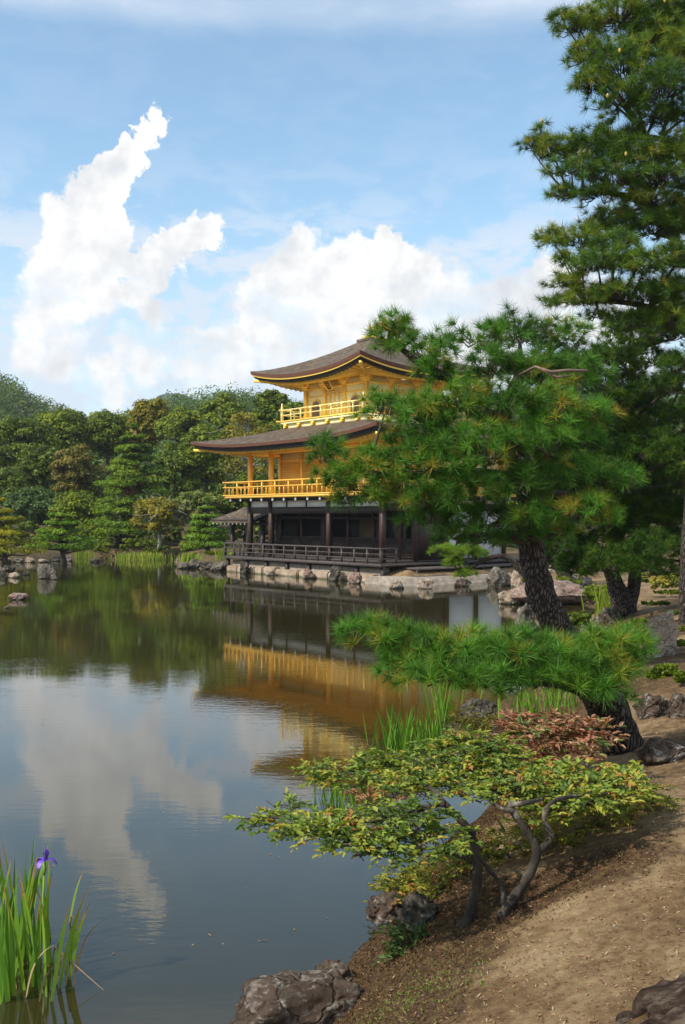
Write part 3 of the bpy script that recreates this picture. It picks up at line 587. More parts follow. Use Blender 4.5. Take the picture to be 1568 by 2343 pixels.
rock('rock', 'big brown boulder streaked with white at the bottom edge of the pond', (-.235, 6.40, -.02), .45, .38, .41, 'rock_brown', .2, 3, 5, .8, 0.2, 'rock', NB)
rk(768, 2275, 105, 62, 'brown rounded rock just behind the big streaked boulder', 'rock_brown', NB, sub=5)
rk(893, 2110, 100, 62, 'dark rock jutting into the water under the low azalea', 'rock_brown', NB, sub=5, rough=1.2)
rk(960, 2120, 110, 60, 'greenish brown rock at the foot of the small twisted tree', 'rock_dark', NB, sub=5, water=False, sink=.4)
rk(1100, 1655, 95, 50, 'dark blotched rock behind the small twisted tree beside the reeds', 'rock_dark', NB, sub=5)
rk(1180, 1690, 100, 40, 'flat dark rock left of the copper leaved shrub', 'rock_dark', NB)
rk(1205, 1445, 50, 58, 'mottled upright rock left of the curved pine trunk', 'rock_grey', NB)
rk(1262, 1383, 215, 50, 'long reddish boulder lying at the water behind the curved pine trunk', 'rock_pink', NB, sub=5, rough=.6)
rk(1165, 1382, 62, 32, 'low yellowish grey rock left of the long reddish boulder', 'rock_tan', NB)
rk(1385, 1462, 65, 50, 'rounded brown rock at the foot of the forked pine', 'rock_brown', NB, water=False)
rk(1345, 1475, 55, 40, 'small pale rock in front of the rounded brown rock', 'rock_grey', NB, water=False)
rk(1398, 1425, 60, 40, 'dark mossy rock directly beneath the forked pine', 'rock_dark', NB, water=False)
rk(1515, 1502, 82, 112, 'tall pale standing stone at the right', 'rock_tan', NB, water=False, sub=5, depth=.6, rough=.7, peak=.12)
rk(1500, 1640, 80, 45, 'rugged grey brown rock right of the leaning pine trunk', 'rock_brown', NB, water=False, sub=5, rough=1.4)
rk(1560, 1640, 60, 50, 'rough grey rock cut by the right edge of the view', 'rock_brown', NB, water=False, sub=5, rough=1.4)
rk(1540, 1740, 160, 40, 'flat worn rock slab bedded in the path at the right', 'rock_brown', NB, water=False, sub=5, sink=.55)
for q in [(107, 1324, 42, 36, 'pointed pale grey rock standing in the water at the left', 'rock_grey', .2), (122, 1326, 16, 12, 'small rock leaning on the pointed grey rock', 'rock_grey', 0), (40, 1372, 42, 17, 'flat layered pinkish rock alone in the water at the left', 'rock_pink', 0),
          (15, 1392, 18, 5, 'tiny flat stone barely breaking the water at the far left', 'rock_grey', 0), (215, 1286, 24, 9, 'low dark stone in the water in front of the far shore', 'rock_dark', 0), (32, 1322, 28, 13, 'pale stone lowest of the heap at the left edge', 'rock_tan', 0),
          (58, 1316, 18, 9, 'small dark stone right of the heap at the left edge', 'rock_dark', 0), (2, 1318, 24, 20, 'dark stone cut by the left edge', 'rock_grey', 0), (18, 1306, 30, 12, 'grey stone with weeds in the heap at the left edge', 'rock_dark', 0)]:
    rk(q[0], q[1], q[2], q[3], q[4], q[5], LS, depth=.7, peak=-q[6] if q[6] else None)
for i, (a, w, h, mm, lb) in enumerate([(12, 30, 18, 'rock_tan', 'leftmost of the pale stones lining the pine island'), (42, 32, 16, 'rock_grey', 'second stone from the left lining the pine island'), (68, 28, 20, 'rock_tan', 'square whitish stone lining the pine island'),
                                       (97, 34, 14, 'rock_tan', 'long low pale stone lining the pine island'), (125, 34, 20, 'rock_dark', 'dark stone under the small island pine'), (155, 30, 22, 'rock_grey', 'round grey stone at the right tip of the pine island')]):
    rk(a, 1287 - (i > 3) * 3, w * .8, h * .62, lb, mm, LS)
sp = [(-7.3, -5.5, .62, .75, 'rock_grey', 'grey stone under the left corner of the dark railing'), (-4.1, -5.8, .42, .95, 'rock_dark', 'dark stone standing before the left part of the block wall'), (1.8, -5.8, .42, .75, 'rock_pink', 'reddish stone before the middle of the block wall'),
      (4.2, -5.9, .45, 1.05, 'rock_dark', 'tall dark stone before the right part of the block wall'), (6.2, -6.2, .55, .80, 'rock_pink', 'reddish pointed stone at the corner of the paved terrace'), (-1.6, -5.75, .38, .5, 'rock_tan', 'low tan stone left of the middle of the block wall')]
for i, (u, v, r, h, mm, lb) in enumerate(sp):
    q = pav(u, v); rock('rock', lb, (q.x, q.y, -.02), r * .78, r * .62, h * .72, mm, .2, 40 + i, 4, 1.1, PROT, 'rock', PS)
for (px, py, w, h, lb, mm) in [(420, 1301, 34, 14, 'low grey rock at the far tip of the pavilion point', 'rock_grey'), (447, 1300, 36, 20, 'angular grey rock on the point left of the pavilion', 'rock_grey'), (473, 1302, 34, 16, 'mossy dark rock on the point left of the pavilion', 'rock_dark'), (502, 1305, 40, 18, 'long grey rock at the water below the railing corner', 'rock_grey'), (410, 1290, 22, 12, 'brownish rock behind the tip of the pavilion point', 'rock_pink'), (908, 1347, 34, 20, 'pale speckled rock left of two in the water before the terrace', 'rock_tan'), (975, 1347, 38, 22, 'pale speckled rock right of two in the water before the terrace', 'rock_tan'), (1062, 1342, 40, 18, 'brown rock with weeds at the terrace edge', 'rock_brown'),
                               (1137, 1341, 48, 40, 'big whitish round rock at the right end of the terrace', 'rock_grey'), (1163, 1340, 30, 28, 'tan rock touching the big whitish rock', 'rock_tan'), (1185, 1345, 34, 36, 'pale rock partly behind the curved trunk', 'rock_tan'), (1262, 1310, 30, 14, 'white stone on the lawn behind the leaning thin trunk', 'rock_tan'), (1330, 1345, 60, 30, 'grey rocks among low juniper behind the long boulder', 'rock_grey')]:
    rk(px, py, w, h, lb, mm, PS)

# ------------------------------------------------------------------ the pavilion
PAV = empty('golden_pavilion', PC, 'three storey gold leafed temple pavilion with curved bark roofs above the pond', 'pavilion', rz=PROT)
BX, BY, BAY = 5.83, 4.24, 2.12
def part(mb, name, m, smooth=False, parent=None): return mb.build(name, m, parent or PAV, smooth)
def roof(prefix, ox, oy, ix, iy, z_mid, lift, z_top, thick, wall_x, wall_y, z_wall, gold, pw=1.35, power=2.6):
    """concave hipped roof; z_mid is the underside of the eave in mid side, corners lift"""
    NS, NTt = 40, 12
    rf = MB(); ed = MB(); gl = MB(); bk = MB(); so = MB(); ra = MB()
    dirs = [((1, 0), (0, -1), ox, oy, ix, iy, wall_x, wall_y), ((0, 1), (1, 0), oy, ox, iy, ix, wall_y, wall_x), ((-1, 0), (0, 1), ox, oy, ix, iy, wall_x, wall_y), ((0, -1), (-1, 0), oy, ox, iy, ix, wall_y, wall_x)]
    for (a, n, oa, on, ia, inn, wa, wn) in dirs:
        def pt(s, t, dz=0, inset=0.0):
            la = oa * (1 - t) + ia * t - inset; ln = on * (1 - t) + inn * t - inset
            e = abs(s) ** power
            flare = 0.14 * e * (1 - t)
            z = z_mid + thick + lift * e * (1 - t) ** 1.6 + (z_top - z_mid - thick) * (t ** pw) + dz
            return (a[0] * s * (la + flare) + n[0] * (ln + flare), a[1] * s * (la + flare) + n[1] * (ln + flare), z)
        ss = np.linspace(-1, 1, NS + 1); tt = np.linspace(0, 1, NTt + 1)
        V = [pt(s, t) for t in tt for s in ss]; w = NS + 1
        Fq = [(j * w + i, j * w + i + 1, (j + 1) * w + i + 1, (j + 1) * w + i) for j in range(NTt) for i in range(NS)]
        rf.add(V, Fq)
        def strip(mb, d0, i0, d1, i1):
            V = [pt(s, 0, d0, i0) for s in ss] + [pt(s, 0, d1, i1) for s in ss]
            mb.add(V, [(i, i + 1, w + i + 1, w + i) for i in range(NS)])
        strip(ed, 0, 0, -thick * .62, 0.03)
        strip(ed, -thick * .62, 0.03, -thick * .62, 0.10)
        if gold: strip(gl, -thick * .64, 0.09, -thick * .92, 0.09); strip(gl, -thick * .92, 0.09, -thick * .92, 0.16)
        strip(bk, -thick * (.92 if gold else .62), 0.12, -thick * 1.45, 0.22); strip(bk, -thick * 1.45, 0.22, -thick * 1.45, 0.5)  # black strip painting the shadow gap between roof edge and rafters
        # soffit boards from under the edge in to the wall head
        V = []
        for t in np.linspace(0, 1, 5):
            for s in ss:
                p0 = pt(s, 0, -thick * 1.4, 0.34)
                p1 = (a[0] * s * wa + n[0] * wn, a[1] * s * wa + n[1] * wn, z_wall)
                V.append(tuple(p0[k] * (1 - t) + p1[k] * t for k in range(3)))
        so.add(V, [(j * w + i, j * w + i + 1, (j + 1) * w + i + 1, (j + 1) * w + i) for j in range(4) for i in range(NS)])
        nr = int(oa * 2 / 0.34)
        for k in range(nr + 1):
            s = -1 + 2 * k / nr; q0 = pt(s, 0, -thick * 1.4 - .06, 0.40); p1 = (a[0] * s * oa + n[0] * wn, a[1] * s * oa + n[1] * wn, 0)
            sw = max(-1, min(1, s * oa / wa)); zz = z_wall + (0 if abs(s * oa) <= wa else (abs(s * oa) - wa) / (oa - wa) * (q0[2] - z_wall))
            if abs(s * oa) > wa:       # rafters beyond the wall corner stop on the hip
                f = (abs(s * oa) - wa) / (oa - wa); p1 = tuple([q0[0] * f + (a[0] * s * oa + n[0] * wn) * (1 - f), q0[1] * f + (a[1] * s * oa + n[1] * wn) * (1 - f)]) + (0,)
                zz = z_wall * (1 - f) + q0[2] * f
            if (Vector(q0) - Vector((p1[0], p1[1], zz - .06))).length > .15: ra.bar(q0, (p1[0], p1[1], zz - .06), .09, .11)
        for sgn in (1,):       # hip rafter with pale end
            q0 = Vector(pt(sgn, 0, -thick * 1.4 - .14, 0.15)); p1 = Vector((a[0] * wa + n[0] * wn, a[1] * wa + n[1] * wn, z_wall - .1)); ra.bar(q0, p1, .14, .14)
    r = part(rf, 'roof', 'shingle', True); r['label'] = prefix
    part(ed, 'roof_edge', 'shingleedge', parent=r); part(bk, 'eave_gap_shade', 'black', parent=r)
    if gold: part(gl, 'gold_trim', 'gold', parent=r)
    part(so, 'soffit', 'gold'); part(ra, 'rafters', 'gold')
    return r
r3 = roof('upper pyramid roof of brown bark shingles', 4.74, 4.74, .55, .55, 10.50, .52, 12.85, .30, 2.64, 2.64, 10.62, True, 1.30, 2.4)
r2 = roof('wide lower roof skirt of brown bark shingles', BX + 2.36, BY + 2.36, 3.55, 3.55, 6.78, .42, 8.06, .26, BX, BY, 6.98, False, 1.12, 3.0)
# top platform and finial
m = MB(); m.box((-.62, -.62, 12.78), (.62, .62, 12.98)); part(m, 'roof_cap', 'shingle', parent=r3)
m = MB(); m.box((-.42, -.42, 12.981), (.42, .42, 13.10)); m.box((-.30, -.30, 13.10), (.30, .30, 13.22)); m.lathe([(.22, 0), (.20, .08), (.1, .14), (.07, .2)], (0, 0, 13.22), 12); fin = part(m, 'finial', 'gold', parent=r3)
def bird():           # the gilt phoenix on the roof top, hidden behind the pine in this view
    m = MB(); m.tube([(0, -.2, 13.65), (0, -.1, 13.597), (0, .15, 13.628), (0, .3, 13.72)], [.03, .11, .09, .02], 8); m.tube([(0, -.1, 13.628), (0, -.2, 13.74), (0, -.26, 13.75)], [.07, .045, .01], 8)
    for s in (-1, 1): m.tube([(s * .05, 0, 13.640), (s * .10, .10, 13.70), (s * .14, .2, 13.76)], [.07, .06, .01], 6); m.tube([(s * .05, 0, 13.597), (s * .05, 0, 13.380)], .015, 5)
    part(m, 'phoenix', 'gold', parent=r3)
bird()

# ---- third floor
A3 = 2.64
def wallbox(lo, hi, name, m): k = MB(); k.box(lo, hi); return part(k, name, m)
wallbox((-A3 + .06, -A3 + .06, 8.4), (A3 - .06, A3 - .06, 10.62), 'upper_wall', 'goldwall')
for sx in (-1, -1 / 3, 1 / 3, 1):
    for sy in (-1, -1 / 3, 1 / 3, 1):
        if abs(sx) < .9 and abs(sy) < .9: continue
        k = MB(); k.box((sx * A3 - .09, sy * A3 - .09, 8.4), (sx * A3 + .09, sy * A3 + .09, 10.62))
        c = part(k, 'column', 'gold')
        kb = MB(); kb.box((sx * A3 - .17, sy * A3 - .17, 10.22), (sx * A3 + .17, sy * A3 + .17, 10.32)); kb.box((sx * A3 - .26, sy * A3 - .26, 10.32), (sx * A3 + .26, sy * A3 + .26, 10.44)); kb.box((sx * A3 - .36, sy * A3 - .12, 10.44), (sx * A3 + .36, sy * A3 + .12, 10.55)); kb.box((sx * A3 - .12, sy * A3 - .36, 10.44), (sx * A3 + .12, sy * A3 + .36, 10.552))
        part(kb, 'bracket', 'gold', parent=c)
def face(n, off, f):       # runs f(transform) where transform maps (along, out, z) on the face with outward normal n
    a = (-n[1], n[0])
    return lambda s, o, z: (a[0] * s + n[0] * (off + o), a[1] * s + n[1] * (off + o), z)
def fbox(mb, T, s0, s1, o0, o1, z0, z1):
    v = [T(s, o, z) for z in (z0, z1) for s, o in ((s0, o0), (s1, o0), (s1, o1), (s0, o1))]
    mb.add(v, [(0, 3, 2, 1), (4, 5, 6, 7), (0, 1, 5, 4), (1, 2, 6, 5), (2, 3, 7, 6), (3, 0, 4, 7)])
for n in ((0, -1), (1, 0), (0, 1), (-1, 0)):
    T = face(n, A3 - .06, None)
    k = MB(); fbox(k, T, -A3, A3, 0, .05, 8.4, 8.55); fbox(k, T, -A3, A3, 0, .05, 9.72, 9.80); fbox(k, T, -A3, A3, 0, .07, 10.12, 10.24); part(k, 'wall_beam', 'gold')
    # central folding doors
    d = MB(); fbox(d, T, -.76, .76, 0.002, .045, 8.56, 9.95); door = part(d, 'door', 'goldwall')
    k = MB()
    for s in (-.76, -.38, 0, .38, .76): fbox(k, T, s - .035, s + .035, .046, .075, 8.56, 9.95)
    for z in (8.58, 9.0, 9.25, 9.88): fbox(k, T, -.76, .76, .046, .07, z, z + .06)
    part(k, 'door_frame', 'gold', parent=door)
    for c in (-1.72, 1.72):        # bell shaped windows
        outl = []; 
        for i in range(17):
            t = i / 16 * math.pi; outl.append((c - .36 * math.cos(t) * (1 if math.sin(t) < .9 else 1), 9.28 + .30 * math.sin(t) ** .8 + (.05 if i == 8 else 0)))
        outl = [(c - .40, 8.62)] + outl + [(c + .40, 8.62)]
        k = MB(); k.add([T(s, .012, z) for s, z in outl], [tuple(range(len(outl)))]); wn = part(k, 'window', 'pane')
        fr = MB()
        for p, q in zip(outl, outl[1:] + outl[:1]): fr.bar(T(p[0], .03, p[1]), T(q[0], .03, q[1]), .06, .05)
        part(fr, 'frame', 'gold', parent=wn)
        la = MB()
        for i in range(-3, 4): fbox(la, T, c + i * .1 - .015, c + i * .1 + .015, .015, .03, 8.62, 9.5 - abs(i) * .045)
        for z in np.arange(8.75, 9.45, .14): fbox(la, T, c - .36, c + .36, .018, .032, z, z + .025)
        part(la, 'lattice', 'window', parent=wn)
# plaque
T = face((0, -1), A3, None); k = MB()
v = [T(s, o, z) for (o, z) in ((.62, 10.42), (.30, 9.98)) for s in (-.23, .23)]; v += [T(s, o - .06, z - .05) for (o, z) in ((.62, 10.42), (.30, 9.98)) for s in (-.23, .23)]
k.add(v, [(0, 2, 3, 1), (4, 5, 7, 6), (0, 1, 5, 4), (2, 6, 7, 3), (0, 4, 6, 2), (1, 3, 7, 5)]); pl = part(k, 'plaque', 'black')
k = MB()
for a, b_ in (((-.23, .62, 10.42), (.23, .62, 10.42)), ((-.23, .30, 9.98), (.23, .30, 9.98)), ((-.23, .62, 10.42), (-.23, .30, 9.98)), ((.23, .62, 10.42), (.23, .30, 9.98))): k.bar(T(*a), T(*b_), .06, .05)
for z0, z1, w in ((.2, .30, .09), (.38, .48, .08), (.56, .66, .08), (.72, .8, .06)):    # three vertical characters in gold
    for s in (-w, 0, w):
        p = lambda f, ss: T(ss, .62 - .32 * f + .012, 10.42 - .44 * f + .012); k.bar(p(z0, s), p(z1, s), .018, .012)
    k.bar(p((z0 + z1) / 2, -w), p((z0 + z1) / 2, w), .018, .012)
part(k, 'plaque_lettering', 'gold', parent=pl)
# third floor balcony
D3 = 3.69
k = MB(); k.box((-D3, -D3, 8.30), (D3, D3, 8.40)); k.box((-D3 + .14, -D3 + .14, 8.0), (D3 - .14, D3 - .14, 8.30)); part(k, 'balcony_floor', 'goldwall')
for n in ((0, -1), (1, 0), (0, 1), (-1, 0)):
    T = face(n, D3, None); k = MB()
    for s in np.linspace(-D3 + .5, D3 - .5, 6): fbox(k, T, s - .12, s + .12, -.14, .02, 8.16, 8.28); fbox(k, T, s - .06, s + .06, -.14, .06, 8.04, 8.16)
    fbox(k, T, -D3 - .22, D3 + .22, -.1, .03, 8.41, 8.49)
    part(k, 'balcony_bracket', 'gold')
    k = MB(); zt = 9.12
    fbox(k, T, -D3 - .1, D3 + .1, -.14, -.07, zt - .07, zt); fbox(k, T, -D3, D3, -.13, -.08, 8.78, 8.83)
    for s in np.linspace(-D3 + .95, D3 - .95, 7): fbox(k, T, s - .03, s + .03, -.135, -.075, 8.49, zt - .07); fbox(k, T, s - .07, s + .07, -.16, -.05, zt - .14, zt - .072)
    part(k, 'balcony_railing', 'goldpale')
    k = MB(); q = T(D3 - .105, -.105, 0); k.box((q[0] - .06, q[1] - .06, 8.4), (q[0] + .06, q[1] + .06, 9.2)); k.lathe([(.075, 0), (.075, .05), (.04, .08), (.07, .15), (.05, .22), (.005, .30)], (q[0], q[1], 9.2), 10); part(k, 'corner_post', 'goldpale')

# ---- second floor
for z0, z1, nm in ((4.30, 6.98, 'upper'), (0.88, 4.1, 'lower')):
    for (u, v) in ((-BX, -BY), (-BX + BAY, -BY), (BX - 2 * BAY, -BY), (BX, -BY), (BX, -BY + BAY), (BX, -BY + 2 * BAY), (BX, -BY + 3 * BAY), (BX, BY), (-BX, BY), (-BX, -BY + BAY), (-BX, -BY + 2 * BAY), (-BX, -BY + 3 * BAY), (-BX + 2 * BAY, BY), (0.5, BY)):
        k = MB(); w = .11 if nm == 'upper' else .125
        k.box((u - w, v - w, z0), (u + w, v + w, z1)); part(k, 'column', 'goldrail' if nm == 'upper' else 'woodred')
WV = -BY + BAY
wallbox((-BX + .05, WV + .03, 4.30), (BX - .05, BY - .05, 6.98), 'middle_wall', 'goldwall')
k = MB(); k.box((-BX, WV - .03, 6.3), (BX, WV + .028, 6.45)); k.box((-BX, WV - .03, 4.31), (BX, WV + .028, 4.5)); 
for i in range(7): u = -BX + i * (2 * BX / 5.5) if i < 6 else BX; k.box((u - .08, WV - .06, 4.31), (u + .08, WV + .027, 6.9))
part(k, 'wall_posts', 'gold')
for i in range(5):
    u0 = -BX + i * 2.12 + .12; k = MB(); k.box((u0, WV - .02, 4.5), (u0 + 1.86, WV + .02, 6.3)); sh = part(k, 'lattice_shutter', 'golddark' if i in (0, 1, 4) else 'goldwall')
    if i in (0, 1, 4):
        k = MB()
        for x in np.arange(u0 + .06, u0 + 1.86, .12): k.box((x, WV - .04, 4.5), (x + .025, WV - .021, 6.3))
        for z in np.arange(4.55, 6.3, .12): k.box((u0, WV - .045, z), (u0 + 1.86, WV - .022, z + .025))
        part(k, 'lattice', 'gold', parent=sh)
k = MB(); k.box((-BX - .06, -BY - .06, 6.62), (BX + .06, -BY + .06, 6.86)); k.box((BX - .06, -BY + .061, 6.62), (BX + .06, BY, 6.86)); k.box((-BX - .06, -BY + .061, 6.62), (-BX + .06, BY, 6.86)); part(k, 'eave_beam', 'gold')
k = MB(); k.box((-BX, -BY, 6.92), (BX, WV, 6.96)); part(k, 'veranda_ceiling', 'gold')
DX, DY = BX + 1.12, BY + 1.06
k = MB(); k.box((-DX, -DY, 4.18), (DX, DY, 4.30)); part(k, 'middle_balcony_floor', 'goldrail')
for n, off, hl in (((0, -1), DY, DX), ((1, 0), DX, DY), ((0, 1), DY, DX), ((-1, 0), DX, DY)):
    T = face(n, off, None); k = MB()
    fbox(k, T, -hl - .08, hl + .08, -.10, .02, 4.301, 4.37)
    fbox(k, T, -hl - .12, hl + .12, -.09, -.01, 5.05, 5.12); fbox(k, T, -hl - .1, hl + .1, -.085, -.015, 4.76, 4.82)
    nmain = int(round(2 * hl / 1.27))
    for i in range(nmain + 1):
        s = -hl + .05 + (2 * hl - .1) * i / nmain; fbox(k, T, s - .035, s + .035, -.085, -.015, 4.37, 5.05)
        if i < nmain:
            for j in (1, 2): s2 = s + (2 * hl - .1) / nmain * j / 3; fbox(k, T, s2 - .022, s2 + .022, -.07, -.03, 4.37, 4.76)
    part(k, 'balcony_railing', 'goldrail')
    for s in np.arange(-hl + .5, hl, 1.06):          # cantilever beams with whitewashed ends
        k = MB(); fbox(k, T, s - .07, s + .07, -1.0, -.12, 4.0, 4.177); bm_ = part(k, 'balcony_beam', 'wood')
        k = MB(); fbox(k, T, s - .072, s + .072, -.119, -.10, 3.99, 4.178); part(k, 'beam_end', 'whitepaint', parent=bm_)
    k = MB(); fbox(k, T, -hl + .05, hl - .05, -.34, -.24, 4.06, 4.17)
    part(k, 'balcony_sill', 'wood')

# ---- first floor
k = MB(); k.box((-BX - .05, -BY - .08, 3.30), (BX + .05, -BY + .08, 3.66)); k.box((BX - .08, -BY + .081, 3.42), (BX + .08, BY, 3.80)); k.box((-BX - .08, -BY + .081, 3.42), (-BX + .08, BY, 3.80))
k.box((-BX - .1, -BY - .1, 4.1), (BX + .1, BY + .1, 4.175)); part(k, 'lintel', 'wood')
k = MB(); k.box((-BX + .1, -BY + .1, 4.02), (BX - .1, BY - .1, 4.09)); part(k, 'ceiling', 'wood')
for i, (u0, u1) in enumerate([(-BX + .13, -BX + BAY - .13), (-BX + BAY + .13, -BX + BAY + 1.5), (-BX + BAY + 1.6, -BX + BAY + 3.3), (-BX + BAY + 3.4, BX - 2 * BAY - .13), (BX - 2 * BAY + .13, BX - BAY - .05), (BX - BAY + .05, BX - .13)]):
    k = MB(); k.box((u0, -BY - .03, 3.662), (u1, -BY + .03, 4.06)); part(k, 'plaster_panel', 'white')
    k = MB(); k.box((u1 + .0, -BY - .06, 3.662), (u1 + .1, -BY + .06, 4.098)); part(k, 'strut', 'wood')
for i in range(4):
    v0 = -BY + i * BAY
    k = MB(); k.box((BX - .03, v0 + .13, 3.802), (BX + .03, v0 + BAY - .13, 4.098)); part(k, 'plaster_panel', 'white')
    if i >= 2: k = MB(); k.box((BX - .04, v0 + .126, 1.0), (BX + .04, v0 + BAY - .126, 3.418)); part(k, 'plaster_wall', 'white')
    elif i == 1: k = MB(); k.box((BX - .04, v0 + .126, 1.0), (BX + .04, v0 + BAY - .126, 3.418)); part(k, 'board_wall', 'woodred')
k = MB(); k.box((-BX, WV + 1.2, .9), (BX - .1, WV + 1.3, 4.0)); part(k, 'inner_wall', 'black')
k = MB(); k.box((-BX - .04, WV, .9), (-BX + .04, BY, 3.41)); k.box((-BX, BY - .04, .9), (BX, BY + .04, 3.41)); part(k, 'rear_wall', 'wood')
for i in range(6):
    u0 = -BX + i * 2.12; u1 = min(u0 + 2.12, BX)
    k = MB(); k.box((u0 - .08, WV - .08, .9), (u0 + .08, WV + .08, 4.0)); part(k, 'inner_post', 'woodred')
    k = MB(); k.box((u0 + .1, WV - .03, .95), (u1 - .1, WV + .02, 1.98)); sh = part(k, 'shutter', 'woodred')
    k = MB()
    for x in np.arange(u0 + .1, u1 - .1, .13): k.box((x, WV - .05, .95), (x + .03, WV - .031, 1.98))
    for z in np.arange(.95, 1.98, .13): k.box((u0 + .1, WV - .055, z), (u1 - .1, WV - .032, z + .03))
    k.box((u0 + .1, WV - .06, 1.95), (u1 - .1, WV + .03, 2.03)); part(k, 'lattice', 'wood', parent=sh)
    if i in (1, 3, 4): k = MB(); k.box((u0 + (1.1 if i != 3 else .3), WV + .5, .95), (u0 + 1.95, WV + .55, 3.0)); part(k, 'folding_screen', 'tan')
k = MB(); k.box((-BX, WV - .07, 3.0), (BX, WV + .07, 3.15)); k.box((-BX, WV - .05, 3.5), (BX, WV + .05, 4.0)); part(k, 'inner_lintel', 'wood')
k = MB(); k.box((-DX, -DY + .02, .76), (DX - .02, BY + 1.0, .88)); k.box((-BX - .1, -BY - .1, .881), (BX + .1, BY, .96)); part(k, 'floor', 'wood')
k = MB(); k.box((-DX - .05, -DY - .03, .74), (DX + .03, -DY + .06, .90)); k.box((-DX - .03, -DY + .061, .74), (-DX + .06, BY, .90)); part(k, 'floor_edge', 'woodgrey')
for s in np.linspace(-DX + .1, DX - .1, 8): k = MB(); k.box((s - .09, -DY + .12, -.1), (s + .09, -DY + .3, .758)); part(k, 'floor_post', 'wood')
def lowrail(pts, n):
    k = MB(); a = Vector(pts[0]); b_ = Vector(pts[1]); d = (b_ - a)
    for z, w in ((1.62, .075), (1.36, .045), (1.14, .045)): k.bar(a + Vector((0, 0, z)) - d.normalized() * .1, b_ + Vector((0, 0, z)) + d.normalized() * .1, w, w)
    for i in range(n + 1): q = a + d * i / n; k.box((q.x - .035, q.y - .035, .901), (q.x + .035, q.y + .035, 1.6))
    part(k, 'veranda_railing', 'woodgrey')
lowrail(((-DX + .05, -DY + .02, 0), (DX - .05, -DY + .02, 0)), 14); lowrail(((DX - .05, -DY + .1, 0), (DX - .05, -DY + 1.0, 0)), 1); lowrail(((-DX + .05, -DY + .1, 0), (-DX + .05, BY, 0)), 10)
# small west fishing porch
k = MB(); ss = []
x0, x1, ya, yb = -BX - 4.9, -BX - .15, -BY + .3, -BY + 4.2; ym = (ya + yb) / 2
V = []; NU = 10
for i in range(NU + 1):
    for j in range(9):
        t = j / 8 * 2 - 1; x = x0 + (x1 - x0) * i / NU; inset = (1 - abs(t)) * .75 * (1 - min(i / 3, 1)); e = abs(t) ** 1.2
        V.append((x + inset, ym + t * (yb - ya) / 2, 3.72 - .80 * (abs(t) ** .8) + .05 * (1 if i == 0 else 0) * abs(t)))
k.add(V, [(i * 9 + j, (i + 1) * 9 + j, (i + 1) * 9 + j + 1, i * 9 + j + 1) for i in range(NU) for j in range(8)])
n0 = len(V); k.add([(a, b_, c - .16) for a, b_, c in V], [(i * 9 + j, i * 9 + j + 1, (i + 1) * 9 + j + 1, (i + 1) * 9 + j) for i in range(NU) for j in range(8)])
for j in (0, 8):
    k.f[4].append(np.array([(i * 9 + j, i * 9 + j + 9, i * 9 + j + 9 + n0, i * 9 + j + n0) for i in range(NU)]))
k.f[4].append(np.array([(j, j + 1, j + 1 + n0, j + n0) for j in range(8)]))
pr = part(k, 'porch_roof', 'shingle', True)
k = MB()
for u in (-BX - 3.8, -BX - 2.0, -BX - .5):
    for v in (-BY + 1.2, -BY + 3.3):
        kk = MB(); kk.box((u - .11, v - .11, -.2), (u + .11, v + .11, 2.95)); part(kk, 'porch_post', 'wood')
for v in (-BY + 1.2, -BY + 3.3): k.box((-BX - 4.1, v - .07, 2.62), (-BX, v + .07, 2.78)); k.box((-BX - 4.1, v - .05, 1.5), (-BX, v + .05, 1.58)); k.box((-BX - 4.1, v - .04, 1.2), (-BX, v + .04, 1.26))
k.box((-BX - 4.3, -BY + .9, .76), (-BX - 1.15, -BY + 3.6, .9)); part(k, 'porch_frame', 'wood')
for i in range(11): x = x0 + .25 + i * .44; kk = MB(); kk.box((x - .035, ya + .04, 2.66), (x + .035, ya + .10, 2.76)); part(kk, 'rafter_end', 'whitepaint', parent=pr)
# entrance steps on the east side
ST = empty('step_platform', PC, 'low dark wooden two tier step platform right of the railed veranda', 'platform', rz=PROT)
for (a, b_, z, nm) in (((DX - 1.2, -DY + 1.5, .60), (DX + 1.0, BY + 2.0, .70), 0, 'upper_tread'), ((DX + .2, -DY + .8, .26), (DX + 1.7, BY + 2.0, .36), 0, 'lower_tread')):
    k = MB(); k.box(a, b_); k.build(nm, 'woodgrey', ST)
for i, v in enumerate(np.linspace(-DY + 1.0, BY + 1.8, 8)):
    k = MB(); k.box((DX + 1.45, v - .08, -.05), (DX + 1.6, v + .08, .258)); k.box((DX + .8, v + .45, -.05), (DX + .95, v + .6, .598)); k.build('leg', 'wood', ST)
# block wall and terrace
BW = empty('retaining_wall', PC, 'low wall of tan stone blocks rising from the water under the veranda', 'wall', rz=PROT)
x = -6.5; random.seed(3); i = 0
while x < 6.3:
    w = random.uniform(.8, 2.3); w = min(w, 6.5 - x); z = random.uniform(.26, .42); o_ = random.uniform(-.05, .05)
    bm = bmesh.new(); bmesh.ops.create_cube(bm, size=1); bmesh.ops.scale(bm, vec=(w - .05, .5, z + .6), verts=bm.verts); bmesh.ops.bevel(bm, geom=bm.edges[:], offset=.06, segments=2, affect='EDGES'); bmesh.ops.subdivide_edges(bm, edges=bm.edges[:], cuts=2, use_grid_fill=True)
    for v in bm.verts: v.co += Vector((0, 1, .6)) * .05 * mnoise.noise(v.co * 3 + Vector((x, 0, 0)))
    bmesh.ops.translate(bm, vec=(x + w / 2, -5.18 + o_, (z - .6) / 2), verts=bm.verts)
    me = bpy.data.meshes.new('stone_block'); bm.to_mesh(me); bm.free(); me.materials.append(MT['blockstone']); o = bpy.data.objects.new('stone_block', me); COL.objects.link(o); o.parent = BW
    x += w; i += 1
k = MB(); k.box((-6.5, -5.0, -.3), (6.5, -4.4, .66)); k.build('plaster_plinth', 'paver', BW)
